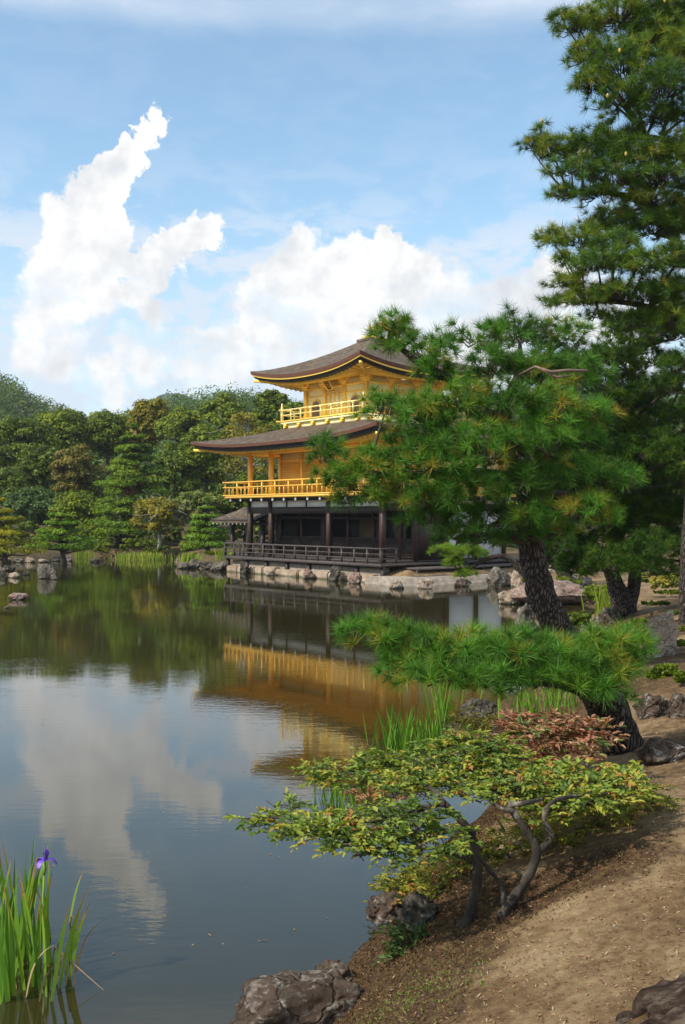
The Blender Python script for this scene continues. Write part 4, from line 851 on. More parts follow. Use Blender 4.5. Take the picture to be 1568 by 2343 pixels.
k = MB(); k.box((6.6, -5.75, -.4), (9.3, 9.5, .34)); k.box((6.6, -6.05, -.4), (9.6, 9.5, .10))
tt_ = empty('stone_terrace', PC, 'pale paved stone landing at the water right of the pavilion steps', 'terrace', rz=PROT); k.build('paving', 'paver', tt_)

# ------------------------------------------------------------------ broadleaf trees and far pines
def limbpath(a, b, k=4, w=.12):
    L = (b - a).length; return [a + (b - a) * t + Vector((random.uniform(-1, 1), random.uniform(-1, 1), random.uniform(-.5, 1))) * L * w * math.sin(t * math.pi) for t in np.linspace(0, 1, k)]
def broad(label, px, top, bot, w, Y, matn, nclump=60, nleaf=80, leaf=.34, name='broadleaf_tree', bark='bark_far', seed=0, flat=1.0, bare=0.0, group='trees of the far shore', trunk=True, droop=0.0):
    global rng
    rng = np.random.default_rng(seed + 100); random.seed(seed)
    a = w / 2 / F * Y; ztop = EYE + (HY - top) / F * Y; X = (px - CX) / F * Y; zb = max(Hs(X, Y), 0); zlow = max(zb + .2, EYE + (HY - bot) / F * Y)
    root = empty(name, (X, Y, zb), label, 'tree', group)
    cz = (ztop + zlow) / 2 - zb; rz = (ztop - zlow) / 2; cz -= .12 * min(a, rz); rz -= .14 * min(a, rz)
    lf = MB(); wd = MB()
    c = unit(rng.normal(size=(nclump, 3))) * (rng.uniform(.25, 1, nclump) ** .45)[:, None]
    c[:, 1] *= .8; c[:, 1] = np.where(c[:, 1] > .45, -c[:, 1], c[:, 1])          # most clumps where they are seen
    shape = 1 - 0.25 * np.maximum(c[:, 2], 0)
    ctr = c * np.array([a * .84, a * .84, rz * .86])[None] * shape[:, None] + np.array([0, 0, cz])
    cr = rng.uniform(.18, .34, nclump) * min(a, rz * 1.1)
    if trunk:
        wd.tube([Vector((0, 0, -.3)), Vector((a * .05, 0, cz * .4)), Vector((0, 0, cz)), Vector((a * .06, 0, cz + rz * .7))], [max(.12, a * .085), a * .06, a * .045, a * .015], 8, .1)
        for q in ctr[::2]:
            q = Vector(q); s = Vector((0, 0, max(cz * .35, min(q.z - a * .3, cz + rz * .4)))); wd.tube(limbpath(s, q, 5), np.linspace(a * .03, a * .008, 5), 4)
            if bare:
                for _ in range(3): e = q + Vector((random.gauss(0, 1), random.gauss(0, .6), random.gauss(.1, .6))) * a * .35; wd.tube(limbpath(q, e, 4, .2), np.linspace(a * .012, a * .005, 4), 3)
    nl = int(nleaf * (1 - bare))
    b = unit(rng.normal(size=(nclump * nl, 3))); rad = rng.uniform(.55, 1.08, nclump * nl); C = np.repeat(ctr, nl, 0); RR = np.repeat(cr, nl)
    b[:, 2] = np.where(b[:, 2] < -.3, -b[:, 2], b[:, 2])
    pos = C + b * (RR * rad)[:, None] * np.array([1, 1, .72 * flat])
    nr = unit(b + np.array([0, 0, .35]) + rng.normal(0, .45, b.shape))
    tint = np.clip(np.repeat(rng.uniform(.15, .8, nclump), nl) + rng.normal(0, .15, nclump * nl), 0, 1)
    kites(lf, pos, nr, leaf, tint, .6)
    if trunk: wd.build('trunk', bark, root, smooth=True)
    lf.build('crown', matn, root, tint=True)
    return root
def layered(label, px, top, bot, w, Y, matn, layers=9, nleaf=110, leaf=.3, name='pine_tree', bark='bark_far', seed=0, group='garden pines of the far shore', lean=0.0, narrow=.35, base_y=None, padn=5):
    """cloud-pruned pine: flat pads in tiers round a trunk"""
    global rng
    rng = np.random.default_rng(seed + 300); random.seed(seed)
    a = w / 2 / F * Y; ztop = EYE + (HY - top) / F * Y; X = (px - CX) / F * Y; zb = max(Hs(X, Y), 0); zlow = max(zb + .5, EYE + (HY - bot) / F * Y)
    root = empty(name, (X, Y, zb), label, 'pine tree', group); lf = MB(); wd = MB(); Ht = ztop - zb
    tp = [Vector((lean * a * (1 - t) + math.sin(t * 5 + seed) * a * .07, 0, -.2 + Ht * t)) for t in np.linspace(0, .95, 8)]
    wd.tube(tp, np.linspace(a * .085, a * .02, 8), 9, .15)
    for L in range(layers):
        t = L / max(layers - 1, 1); z = (zlow - zb) + (Ht - (zlow - zb)) * (t * .94 + .02); rr = a * ((1 - t) * (1 - narrow) + narrow) * (1 - .55 * t ** 3)
        for k in range(padn if L < layers - 1 else 2):
            an = 2 * math.pi * (k + random.random() * .7) / padn + L * 1.1; d = rr * random.uniform(.35, .78) if L < layers - 1 else rr * .15
            c = Vector((math.cos(an) * d, math.sin(an) * d, z + random.uniform(-.035, .035) * Ht - d * .08)); pr_ = rr * random.uniform(.34, .5); ph = pr_ * random.uniform(.26, .40)
            s = Vector((tp[min(7, int(t * 7))].x, 0, max(.3, c.z - pr_ * .35))); wd.tube(limbpath(s, c - Vector((0, 0, ph * .4)), 4, .08), np.linspace(a * .028, a * .01, 4), 4)
            n = int(nleaf * 2.2); b = unit(rng.normal(size=(n, 3))); b[:, 2] = np.abs(b[:, 2]) * rng.choice([1, 1, 1, -.35], n)
            pos = np.array(c) + b * (rng.uniform(.6, 1.08, n))[:, None] * np.array([pr_, pr_, ph]); pos += rng.normal(0, .05, pos.shape) * pr_
            kites(lf, pos, unit(b * np.array([.5, .5, 1]) + np.array([0, 0, .3]) + rng.normal(0, .45, b.shape)), leaf, np.clip(random.uniform(.2, .8) + rng.normal(0, .15, n), 0, 1), .4)
    wd.build('trunk', bark, root, smooth=True); lf.build('crown', matn, root, tint=True)
    return root
FT = 'woodland trees behind the pond'
# garden pines near the water
layered('yellow green cloud pruned pine at the left edge of the pond', 5, 1138, 1262, 185, 64, 'pine_yellow', 6, 150, .19, seed=1)
layered('small bright green cloud pruned pine on the stone edged island', 138, 1158, 1250, 150, 68, 'pine_bright', 6, 150, .19, seed=2, lean=.1)
layered('bright green pine beside the left corner of the pavilion', 474, 1140, 1262, 140, 73, 'pine_bright', 7, 150, .20, seed=3, lean=.05)
layered('tall layered red pine with reddish trunk in the middle of the far shore', 305, 965, 1215, 235, 88, 'pine_mid', 13, 170, .26, seed=4, bark='bark_red', padn=6)
layered('dark layered pine low at the centre of the far shore', 270, 1120, 1250, 190, 84, 'pine_mid', 6, 130, .26, seed=5)
T_ = [('maple with twisted grey limbs and olive foliage right of the tall layered pine', 362, 1108, 1235, 150, 80, 'l_olive', 60, 90, .24, 'bark_pale', .1),
      ('pale feathery tree behind the pine at the pavilion corner', 452, 1098, 1210, 150, 82, 'l_pale', 60, 100, .22, 'bark_far', 0),
      ('brownish yellow tree left of the tall layered pine', 178, 972, 1165, 135, 96, 'l_brown', 70, 90, .30, 'bark_far', 0),
      ('gnarled tree with bare grey branches left of the upper roof', 565, 885, 1150, 170, 86, 'l_olive', 70, 60, .26, 'bark_pale', .35),
      ('dark rounded tree at the left edge below the hill', 40, 905, 1120, 190, 108, 'l_dark', 90, 90, .34, 'bark_far', 0),
      ('broad dark green tree above the brownish yellow tree', 150, 895, 1080, 180, 116, 'l_mid', 90, 90, .36, 'bark_far', 0),
      ('green tree between the brownish tree and the spiky topped tree', 245, 905, 1060, 150, 118, 'l_mid', 90, 90, .36, 'bark_far', 0),
      ('tree with sparse spiky top rising above the ridge', 342, 872, 1040, 120, 116, 'l_olive', 80, 80, .34, 'bark_far', 0),
      ('green tree right of the spiky topped tree', 415, 895, 1080, 130, 112, 'l_mid', 90, 90, .34, 'bark_far', 0),
      ('leafy green tree left of the gnarled grey branched tree', 470, 935, 1120, 130, 100, 'l_mid', 90, 90, .30, 'bark_far', 0),
      ('tall tree with uneven top directly left of the upper roof', 515, 852, 1080, 130, 108, 'l_mid', 90, 90, .32, 'bark_far', 0),
      ('dark tree whose top shows just left of the upper eave', 622, 842, 1060, 110, 104, 'l_dark', 80, 90, .32, 'bark_far', 0),
      ('dark tree seen between the two roofs of the pavilion', 680, 880, 1080, 140, 96, 'l_dark', 80, 90, .32, 'bark_far', 0),
      ('dark tree filling the gap under the left of the lower roof', 560, 1040, 1230, 150, 84, 'l_dark', 80, 90, .28, 'bark_far', 0),
      ('low blue green tree at the left below the dark trees', 75, 1085, 1215, 150, 92, 'l_blue', 80, 90, .26, 'bark_far', 0),
      ('dark tree at the left edge above the yellow green pine', 10, 1030, 1190, 130, 96, 'l_dark', 70, 90, .28, 'bark_far', 0),
      ('dark green tree between the blue green tree and the tall layered pine', 175, 1090, 1235, 130, 88, 'l_mid', 80, 90, .26, 'bark_far', 0),
      ('dark foliage mass behind the tall layered pine', 400, 990, 1180, 120, 98, 'l_dark', 80, 90, .3, 'bark_far', 0),
      ('mid green tree left of the tall layered pine, behind the brownish tree', 100, 985, 1130, 140, 102, 'l_dark', 80, 90, .32, 'bark_far', 0),
      ('dark evergreen behind the small fishing porch', 640, 1060, 1250, 150, 80, 'l_dark', 70, 90, .28, 'bark_far', 0),
      ('dark tree behind the pavilion seen through the large pine', 830, 900, 1200, 190, 98, 'l_dark', 70, 80, .36, 'bark_far', 0),
      ('dark tree right of the pavilion behind the large pine', 1050, 900, 1230, 230, 92, 'l_dark', 80, 80, .36, 'bark_far', 0),
      ('dark green tree behind the curved trunk', 1230, 960, 1260, 240, 90, 'l_mid', 80, 80, .36, 'bark_far', 0),
      ('dark green tree behind the forked pine', 1400, 960, 1265, 240, 85, 'l_dark', 80, 80, .36, 'bark_far', 0),
      ('dark green tree at the far right behind the sandy path', 1540, 980, 1265, 240, 80, 'l_mid', 80, 80, .36, 'bark_far', 0)]
for i, (lb, px, top, bot, w, Y, mm, nc, nl, lf, bk, bare) in enumerate(T_): broad(lb, px, top, bot, w, Y, mm, nc, int(nl * 1.3), lf, bark=bk, seed=i, bare=bare, group=FT)
# shrubs of the far shore
for i, (lb, px, top, bot, w, Y, mm) in enumerate([('round green shrub at the water right of the island pine', 195, 1222, 1262, 60, 74, 'pine_bright'), ('green shrub at the water below the dark layered pine', 238, 1232, 1268, 60, 77, 'l_mid'), ('dark shrub right of the reeds on the far shore', 375, 1240, 1270, 50, 79, 'l_dark'),
        ('green shrub behind the far shore reeds', 300, 1222, 1262, 70, 81, 'l_mid'), ('tufted shrub at the foot of the pavilion corner pine', 510, 1230, 1268, 50, 73, 'pine_bright'), ('clipped dark shrub at the left edge behind the stones', 60, 1215, 1262, 90, 78, 'l_mid'), ('low shrub under the maple on the far shore', 345, 1245, 1268, 40, 80, 'l_dark'),
        ('green shrub between the maple and the corner pine', 430, 1225, 1268, 50, 77, 'l_mid')]):
    broad(lb, px, top, bot, w, Y, mm, 26, 90, .16, name='shrub', seed=50 + i, group='shrubs of the far shore', trunk=False)
for i, (lb, px, top, bot, w, Y, mm) in enumerate([('dark underwood behind the corner pine', 520, 1195, 1255, 110, 84, 'l_mid'), ('dark underwood behind the maple', 400, 1190, 1255, 100, 86, 'l_dark'), ('olive underwood behind the island pine', 110, 1195, 1262, 90, 82, 'l_olive'), ('dark underwood beneath the blue green tree', 40, 1175, 1250, 120, 86, 'l_dark'),
        ('green underwood left of the dark layered pine', 205, 1180, 1255, 90, 84, 'l_mid'), ('dark underwood between the pavilion and the corner pine', 600, 1190, 1262, 120, 82, 'l_dark'), ('dark green underwood directly right of the maple', 455, 1185, 1250, 80, 85, 'l_dark'), ('low fern green growth on the pavilion point', 490, 1268, 1290, 50, 66, 'l_mid')]):
    broad(lb, px, top, bot, w, Y, mm, 34, 90, .2, name='shrub', seed=90 + i, group='shrubs of the far shore', trunk=False)
for i, (lb, px, top, bot, w, Y, mm) in enumerate([('yellow green azalea hedge right of the forked pine', 1515, 1290, 1375, 130, 33, 'l_azalea'), ('clipped green azalea left of the forked pine', 1368, 1325, 1380, 95, 33, 'l_mid'), ('dark clipped azalea below the hedge at the right', 1535, 1350, 1410, 110, 30, 'l_mid'), ('low juniper mound behind the long boulder', 1285, 1308, 1350, 130, 40, 'l_mid'),
        ('dark green shrub left of the pale standing stone', 1465, 1405, 1470, 70, 20, 'l_dark'), ('low shrub shading the path above the rugged rocks', 1520, 1585, 1625, 90, 13.2, 'l_dark'), ('shaded green shrub between the curved and forked pines', 1325, 1388, 1432, 60, 24, 'l_dark'), ('low dark shrub under the right edge trunk', 1545, 1400, 1445, 80, 22, 'l_dark'), ('dark bushy growth in the shade right of the forked pine', 1500, 1375, 1425, 90, 26, 'l_dark'),
        ('light green bush by the pale standing stone', 1545, 1428, 1490, 90, 17.5, 'l_azalea'), ('dark leafy bush at the right edge below the standing stone', 1555, 1480, 1545, 75, 15.0, 'l_mid'), ('small dark leaved plant at the right edge by the rough rock', 1562, 1570, 1620, 50, 12.5, 'l_dark'), ('low green mound right of the curved trunk', 1300, 1300, 1335, 60, 48, 'l_mid'), ('pale green mound behind the sandy path', 1450, 1288, 1320, 100, 50, 'l_azalea'), ('green mound right of the terrace', 1215, 1305, 1335, 50, 44, 'l_mid')]):
    broad(lb, px, top, bot, w, Y, mm, 44, 110, .0026 * Y + .012, name='shrub', seed=70 + i, group='shrubs of the right bank', trunk=False)
for (lb, pts, sd) in (('thin leaning pine trunk behind the curved pine', [(1330, 1348, 40, .26), (1300, 1325, 40, .22), (1275, 1290, 40, .2), (1262, 1250, 40, .17), (1280, 1180, 40, .12)], 1),):
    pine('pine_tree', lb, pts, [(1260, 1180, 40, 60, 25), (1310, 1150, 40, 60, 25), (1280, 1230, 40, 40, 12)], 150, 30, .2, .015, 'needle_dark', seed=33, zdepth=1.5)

# ------------------------------------------------------------------ wooded hills
def forest():
    global rng
    rng = np.random.default_rng(77); m = MB(); N = 5200
    y = rng.uniform(118, 330, N * 2); x = rng.uniform(-0.42, 0.40, N * 2) * y; keep = rng.random(N * 2) < (y / 330) ** .6; x, y = x[keep][:N], y[keep][:N]
    z = H(x, y); r = rng.uniform(2.4, 4.6, len(x)); nl = 110
    C = np.repeat(np.stack([x, y, z + r * 1.1], -1), nl, 0); RR = np.repeat(r, nl); b = unit(rng.normal(size=(len(C), 3))); b[:, 2] = np.abs(b[:, 2]) * rng.choice([1, 1, 1, -.5], len(C)); b[:, 1] = np.where(b[:, 1] > .3, -b[:, 1], b[:, 1])
    lump = 1 + .18 * np.sin(b[:, 0] * 5 + C[:, 0]) * np.cos(b[:, 2] * 6 + C[:, 1]) + rng.normal(0, .06, len(C))
    pos = C + b * (RR * lump)[:, None] * np.array([1, 1, 1.15])
    kites(m, pos, unit(b + rng.normal(0, .5, b.shape)), .62, np.clip(np.repeat(rng.uniform(.05, .85, len(x)), nl) + rng.normal(0, .13, len(C)), 0, 1), .65)
    MT['l_forest'] = leafmat('hill_forest_leaves', [(0.0, (0.032, 0.069, 0.013)), (0.35, (0.061, 0.115, 0.018)), (0.7, (0.117, 0.172, 0.027)), (0.9, (0.180, 0.213, 0.036)), (1.0, (0.216, 0.196, 0.045))], .6, .15)
    tag(m.build('forest', 'l_forest', tint=True), 'dense mixed forest covering the hills behind the pond', 'forest', kind='stuff')
    m = MB(); N = 2600; y = rng.uniform(930, 1180, N); x = rng.uniform(-.36, .1, N) * y; z = H(x, y); k = z > 30; x, y, z = x[k], y[k], z[k]; nl = 14
    C = np.repeat(np.stack([x, y, z + 3], -1), nl, 0); b = unit(rng.normal(size=(len(C), 3))); b[:, 2] = abs(b[:, 2])
    kites(m, C + b * 5.5, unit(b + rng.normal(0, .4, b.shape)), 5.0, np.clip(np.repeat(rng.random(len(x)), nl) * .6, 0, 1), .8)
    tag(m.build('forest', 'l_forest', tint=True), 'far forest on the bluish mountain beyond the ridge', 'forest', kind='stuff')
forest()

# ------------------------------------------------------------------ near shrubs and the little twisted tree
def leafpads(mb, pads, n, size, matn_range, ratio=.5, flat=.3, seed=1, twigs=None):
    global rng
    rng = np.random.default_rng(seed)
    for (px, py, Y, rx, dep, rz) in pads:
        c = np.array(P(px, py, Y)); a = rx / F * Y; k = max(24, int(n * rx * dep / 5.5))
        ns_ = max(3, k // 7)                    # sprays: leaves set along short twigs
        s = ball(ns_, .1); st = c + s * np.array([a, dep, rz]); dr = unit(s * np.array([1, 1, .25]) + rng.normal(0, .45, s.shape) * np.array([1, 1, .25]) + np.array([0, 0, .12]))
        for i in range(ns_):
            m_ = rng.integers(6, 11); t = np.linspace(0, 1, m_)[:, None]; L = size * rng.uniform(1.6, 3.0); base = st[i] + dr[i] * L * (t - .5) + np.array([0, 0, 1]) * (-(t - .3) ** 2) * L * .25
            side = np.cross(dr[i], [0, 0, 1]); sg = np.where(np.arange(m_) % 2, 1, -1)[:, None]
            d = unit(dr[i] * .75 + side * sg * .8 + rng.normal(0, .22, (m_, 3))); d[-1] = dr[i]
            nrm = unit(np.array([0, 0, 1.]) + rng.normal(0, .32, (m_, 3)))
            tn = np.clip(rng.uniform(*matn_range) + rng.normal(0, .10, m_) + .10 * t[:, 0], 0, 1)
            leaves(mb, base, d, nrm, size, tn, ratio)
            if twigs is not None: twigs.tube([Vector(base[0] - dr[i] * size), Vector(base[m_ // 2]), Vector(base[-1])], [.0035, .0025, .0015], 3)
BT = empty('garden_tree', G(1125, 2100, False), 'small twisted tree with flat leafy tiers reaching over the water', 'tree')
bo = BT.location
def rel(mb_obj): mb_obj.parent = BT; mb_obj.matrix_parent_inverse = Matrix.Translation(-bo)
def pathpx(l): return [P(a, b, c) for a, b, c in l]
wd = MB(); gA = G(1075, 2112, False); gB = G(1160, 2090, False)
ya, yb_ = gA.y, gB.y
def limb(mb, pts, r0, r1, seg=10):
    n = len(pts); o = []
    for i in range(n - 1):
        p0, p1, p2, p3 = pts[max(i - 1, 0)], pts[i], pts[i + 1], pts[min(i + 2, n - 1)]
        for j in range(5):
            t = j / 5; o.append(0.5 * ((2 * p1) + (p2 - p0) * t + (2 * p0 - 5 * p1 + 4 * p2 - p3) * t * t + (3 * p1 - p0 - 3 * p2 + p3) * t ** 3))
    o.append(pts[-1]); rr = [r0 + (r1 - r0) * i / (len(o) - 1) for i in range(len(o))]; rr[0] *= 1.35; rr[1] *= 1.12
    rr = [.84 * r * (1 + .13 * math.sin(i * 1.3 + r0 * 900) + .10 * math.sin(i * 2.9 + r0 * 300)) for i, r in enumerate(rr)]
    mb.tube(o, rr, seg, .22)
limb(wd, pathpx([(1062, 2125, ya), (1080, 2075, ya), (1092, 2010, ya), (1088, 1950, ya), (1078, 1905, ya), (1050, 1870, ya), (1018, 1838, ya)]), .043, .024)
limb(wd, pathpx([(1150, 2100, yb_), (1172, 2060, yb_), (1205, 2010, yb_), (1228, 1950, yb_), (1208, 1905, yb_), (1180, 1865, yb_), (1165, 1840, yb_)]), .042, .024)
limb(wd, pathpx([(1228, 1950, yb_), (1262, 1915, yb_), (1245, 1875, yb_), (1262, 1835, yb_), (1320, 1820, yb_ + .2), (1390, 1815, yb_ + .3)]), .026, .010)
limb(wd, pathpx([(1165, 1840, yb_), (1210, 1835, yb_), (1260, 1818, yb_ + .3), (1300, 1780, yb_ + .8)]), .022, .008)
limb(wd, pathpx([(1175, 1855, yb_), (1140, 1845, yb_), (1080, 1800, yb_ + .5)]), .020, .007)
limb(wd, pathpx([(1018, 1838, ya), (960, 1850, ya), (860, 1875, ya), (760, 1880, ya), (640, 1870, ya), (560, 1872, ya)]), .022, .004)
limb(wd, pathpx([(1018, 1838, ya), (980, 1800, ya + .3), (900, 1780, ya + .6), (780, 1765, ya + .9)]), .020, .005)
limb(wd, pathpx([(1088, 1950, ya), (1120, 1990, ya), (1150, 2030, ya), (1148, 2090, ya)]), .014, .018)
limb(wd, pathpx([(1075, 1965, ya), (1010, 1950, ya), (940, 1955, ya), (880, 1935, ya)]), .013, .005)
limb(wd, pathpx([(990, 1860, ya), (950, 1900, ya - .2), (860, 1920, ya - .3), (780, 1930, ya - .3)]), .013, .005)
lf = MB(); tw = wd
y0 = ya
leafpads(lf, [(580, 1872, y0, 48, .14, .035), (645, 1885, y0, 75, .26, .05), (735, 1890, y0 - .1, 90, .34, .06), (800, 1925, y0 - .3, 75, .26, .05), (840, 1880, y0, 95, .40, .06), (935, 1880, y0 + .1, 85, .40, .06), (950, 1935, y0 - .3, 95, .30, .06), (1030, 1915, y0 - .2, 60, .28, .06), (650, 1845, y0 + .4, 50, .18, .04), (870, 1935, y0 - .35, 70, .2, .05), (900, 1862, y0 - .15, 90, .18, .04), (770, 1895, y0 - .25, 90, .18, .04), (985, 1850, y0 - .1, 60, .15, .04)], 54, .049, (.10, .86), seed=41, twigs=tw)
leafpads(lf, [(720, 1765, y0 + .9, 45, .25, .05), (790, 1765, y0 + .8, 85, .40, .06), (880, 1760, y0 + .8, 95, .45, .06), (970, 1740, y0 + .9, 95, .50, .07), (1060, 1725, y0 + 1.0, 95, .50, .07), (940, 1800, y0 + .4, 95, .40, .06), (1040, 1790, y0 + .5, 105, .45, .06), (1140, 1780, y0 + .5, 100, .45, .06), (1100, 1700, y0 + 1.2, 80, .40, .07), (1040, 1690, y0 + 1.3, 60, .30, .07), (860, 1730, y0 + 1.1, 60, .3, .05), (1160, 1735, y0 + .9, 80, .4, .06), (1120, 1815, y0 + .1, 80, .2, .04), (1180, 1790, y0 + .2, 70, .2, .04)], 58, .049, (.10, .88), seed=42, twigs=tw)
leafpads(lf, [(1230, 1790, y0 + .5, 95, .45, .05), (1320, 1795, y0 + .5, 95, .42, .05), (1410, 1785, y0 + .5, 70, .32, .05), (1455, 1770, y0 + .6, 40, .25, .05), (1290, 1825, y0 + .2, 100, .35, .06), (1380, 1810, y0 + .4, 90, .35, .06), (1250, 1850, y0 + .1, 70, .3, .05), (1340, 1765, y0 + .8, 90, .35, .05), (1350, 1820, y0 + .1, 90, .25, .05), (1430, 1800, y0 + .3, 60, .25, .05), (1200, 1760, y0 + .8, 80, .4, .05)], 54, .049, (.2, .92), seed=43, twigs=tw)
rel(lf.build('leaves', 'l_shrub', tint=True)); rel(wd.build('trunk', 'bark_smooth', smooth=True))
def shrub(label, pads, n, size, matn, rngt, seed, name='shrub', cat='shrub', ratio=.45, group=None):
    lf = MB(); leafpads(lf, pads, n, size, rngt, ratio, seed=seed)
    c = P(*pads[0][:3]); base = Vector((c.x, c.y, max(Hs(c.x, c.y), 0))); root = empty(name, base, label, cat, group)
    for k in range(6):
        p = random.choice(pads); q = P(p[0] + random.uniform(-.5, .5) * p[3], p[1], p[2]); g = Vector((q.x + .03, q.y + .05, 0)); hh = Hs(g.x, g.y)
        if hh < 0: continue
        g.z = hh - .05; tw = MB(); tw.tube([g, (g + q) / 2 + Vector((.04, 0, 0)), q], [.012, .008, .004], 5); o = tw.build('stem', 'bark_smooth'); o.parent = root; o.matrix_parent_inverse = Matrix.Translation(-base)
    o = lf.build('leaves', matn, tint=True); o.parent = root; o.matrix_parent_inverse = Matrix.Translation(-base)
    return root
NS_ = 'shrubs of the near bank'
shrub('copper red leaved shrub at the base of the leaning pine', [(1285, 1672, 8.3, 100, .30, .14), (1185, 1672, 8.4, 50, .2, .09), (1225, 1660, 8.4, 80, .28, .12), (1355, 1672, 8.3, 70, .25, .10), (1210, 1720, 8.8, 70, .3, .10), (1290, 1722, 8.2, 90, .25, .12), (1190, 1665, 9.3, 40, .2, .06)], 80, .066, 'l_copper', (.0, .98), 51, ratio=.36, group=NS_)
shrub('reddish leaved shoots beside the green reeds at the water', [(850, 1810, 9.2, 50, .18, .05), (920, 1805, 9.1, 55, .2, .06)], 75, .062, 'l_copper', (.1, .8), 52, ratio=.4, group=NS_)
shrub('brown leaved low thicket beside the dark blotched rock', [(1090, 1660, 12.5, 60, .4, .16), (1150, 1665, 12.4, 60, .4, .14), (1060, 1640, 12.6, 40, .3, .12)], 80, .05, 'l_brown', (.0, .5), 53, group=NS_)
az = []
for (px, py) in [(890, 2045), (920, 2005), (960, 1985), (1000, 2030), (1050, 1950), (905, 2030), (940, 2010), (985, 2005), (1030, 1985), (960, 2045), (1100, 1960), (1160, 1945), (1210, 1930), (1260, 1915), (1110, 1930), (1180, 1905), (1300, 1895), (1250, 1880), (1340, 1880), (1300, 1860), (1390, 1865), (1440, 1850), (1380, 1840), (1480, 1835), (1450, 1815), (1500, 1815), (1200, 1870)]:
    g = G(px, py + 25, True); az.append((px, py, g.y, 50, .24, .10))
shrub('low yellow green azalea edging the bank from water to pine', az, 80, .042, 'l_azalea', (.0, .92), 54, ratio=.42, group=NS_)
g = G(920, 2170, True)
shrub('dark green seedling plant at the waterline below the twisted tree', [(925, 2140, g.y, 50, .16, .07), (960, 2120, g.y + .2, 40, .15, .06), (890, 2175, g.y - .1, 25, .1, .04)], 90, .055, 'l_blue', (.0, .6), 55, group=NS_)

# ------------------------------------------------------------------ irises and reeds
def blade(mb, base, d, L, w, bend, tint, n=7, kink=None):
    d = Vector(d).normalized(); side = Vector((1, random.uniform(-.9, .9), 0)).normalized(); pts = []; p = Vector(base); dirn = Vector((0, 0, 1)) * .92 + d * .15
    for i in range(n + 1):
        pts.append(p.copy()); t = i / n; dirn = dirn + d * bend * (t ** 1.5); dirn.z -= max(0, bend) * .5 * t
        if kink is not None and i == kink: dirn = Vector((d.x, d.y, -.75))
        dirn.normalize(); p = p + dirn * L / n
    V = []; T = []
    for i, q in enumerate(pts):
        t = i / n; ww = w * .5 * (1 - t ** 3) * (.75 + .35 * math.sin(min(t * 2, 1) * 1.57)); V += [tuple(q - side * ww), tuple(q + Vector((0, 0, 0)) + side.cross(d) * ww * .25), tuple(q + side * ww)]; tt = min(1, tint + (max(0, t - .72) * 1.1 if tint > .6 else 0)); T += [tt] * 3
    mb.add(V, [(3 * i + k, 3 * i + k + 1, 3 * i + k + 4, 3 * i + k + 3) for i in range(n) for k in (0, 1)], T)
random.seed(21)
ib = Vector((*W0(80, 2262), 0)); IR = empty('iris_plant', ib, 'clump of green iris blades with one purple bloom in the lower left water', 'plant')
lv = MB()
for i in range(78):
    px = random.triangular(-60, 150, 45) ; py = random.uniform(2140, 2300); x, y = W0(px, py)
    L = random.uniform(.50, .86) * (1.0 if px < 110 else .85); a = random.gauss(0, 1)
    blade(lv, (x - ib.x, y - ib.y, -.08), (random.gauss(.12, .5), random.gauss(0, .5), 0), L + .08, random.uniform(.017, .030), random.choice([.02, .03, .05, .08]) , random.choice([.1, .2, .35, .5, .6, .68, .75, .8]))
for px, py, L, dx in ((150, 2240, .52, .9), (158, 2240, .62, .7), (150, 2225, .70, .45), (228 - 70, 2110, .48, .6), (135, 2260, .66, .55)):
    x, y = W0(px, py); blade(lv, (x - ib.x, y - ib.y, -.05), (dx, 0, 0), L, .022, .10, .78)
lv.build('leaves', 'blade', IR, tint=True)
lv = MB()
for px, py, dx, L, kk in ((150, 2255, 1, .60, 3), (168, 2255, 1, .62, 3), (160, 2115, 1, .40, 2), (130, 2250, .6, .42, 3), (60, 2280, .8, .45, 3), (90, 2290, 1, .35, 3), (40, 2260, -.7, .4, 3), (120, 2200, .7, .4, 3)):
    x, y = W0(px, py); blade(lv, (x - ib.x, y - ib.y, -.02), (dx, random.uniform(-.4, .4), 0), L, .012, .30, random.random(), 9, kk if random.random() < .5 else None)
lv.build('withered_leaves', 'deadblade', IR, tint=True)
fx = P(103, 1968, ib.y) - ib
k = MB(); s0 = P(92, 2200, ib.y) - ib; s0.z = -.05; k.tube([s0, (s0 + fx) / 2 + Vector((-.008, 0, 0)), fx + Vector((0, 0, -.06))], [.006, .005, .005], 6); k.tube([fx + Vector((-.003, 0, -.10)), fx + Vector((0, 0, -.06)), fx + Vector((0, 0, -.01))], [.006, .014, .008], 8); k.build('stem', 'sepal', IR, smooth=True)
fl = MB()
for i in range(3):            # three drooping falls
    an = 2 * math.pi * i / 3 + .2; d = Vector((math.cos(an), math.sin(an) * .8, 0)); sd = Vector((-d.y, d.x, 0)); V = []
    prof = [(0, 0, .008), (.025, .014, .014), (.05, .012, .024), (.07, -.006, .024), (.085, -.028, .012)]
    for r_, z, w in prof: c = fx + d * r_ + Vector((0, 0, z)); V += [tuple(c - sd * w + Vector((0, 0, -.004))), tuple(c), tuple(c + sd * w + Vector((0, 0, -.004)))]
    fl.add(V, [(3 * j + q, 3 * j + q + 1, 3 * j + q + 4, 3 * j + q + 3) for j in range(4) for q in (0, 1)])
for i in range(3):            # upright standards
    an = 2 * math.pi * i / 3 + 1.2; d = Vector((math.cos(an), math.sin(an), 0)); sd = Vector((-d.y, d.x, 0)); V = []
    for r_, z, w in [(.004, 0, .006), (.012, .03, .012), (.016, .055, .016), (.006, .075, .008)]: c = fx + d * r_ + Vector((.008, 0, z)); V += [tuple(c - sd * w), tuple(c), tuple(c + sd * w)]
    fl.add(V, [(3 * j + q, 3 * j + q + 1, 3 * j + q + 4, 3 * j + q + 3) for j in range(3) for q in (0, 1)])
fl.build('flower', 'purple', IR, smooth=True)
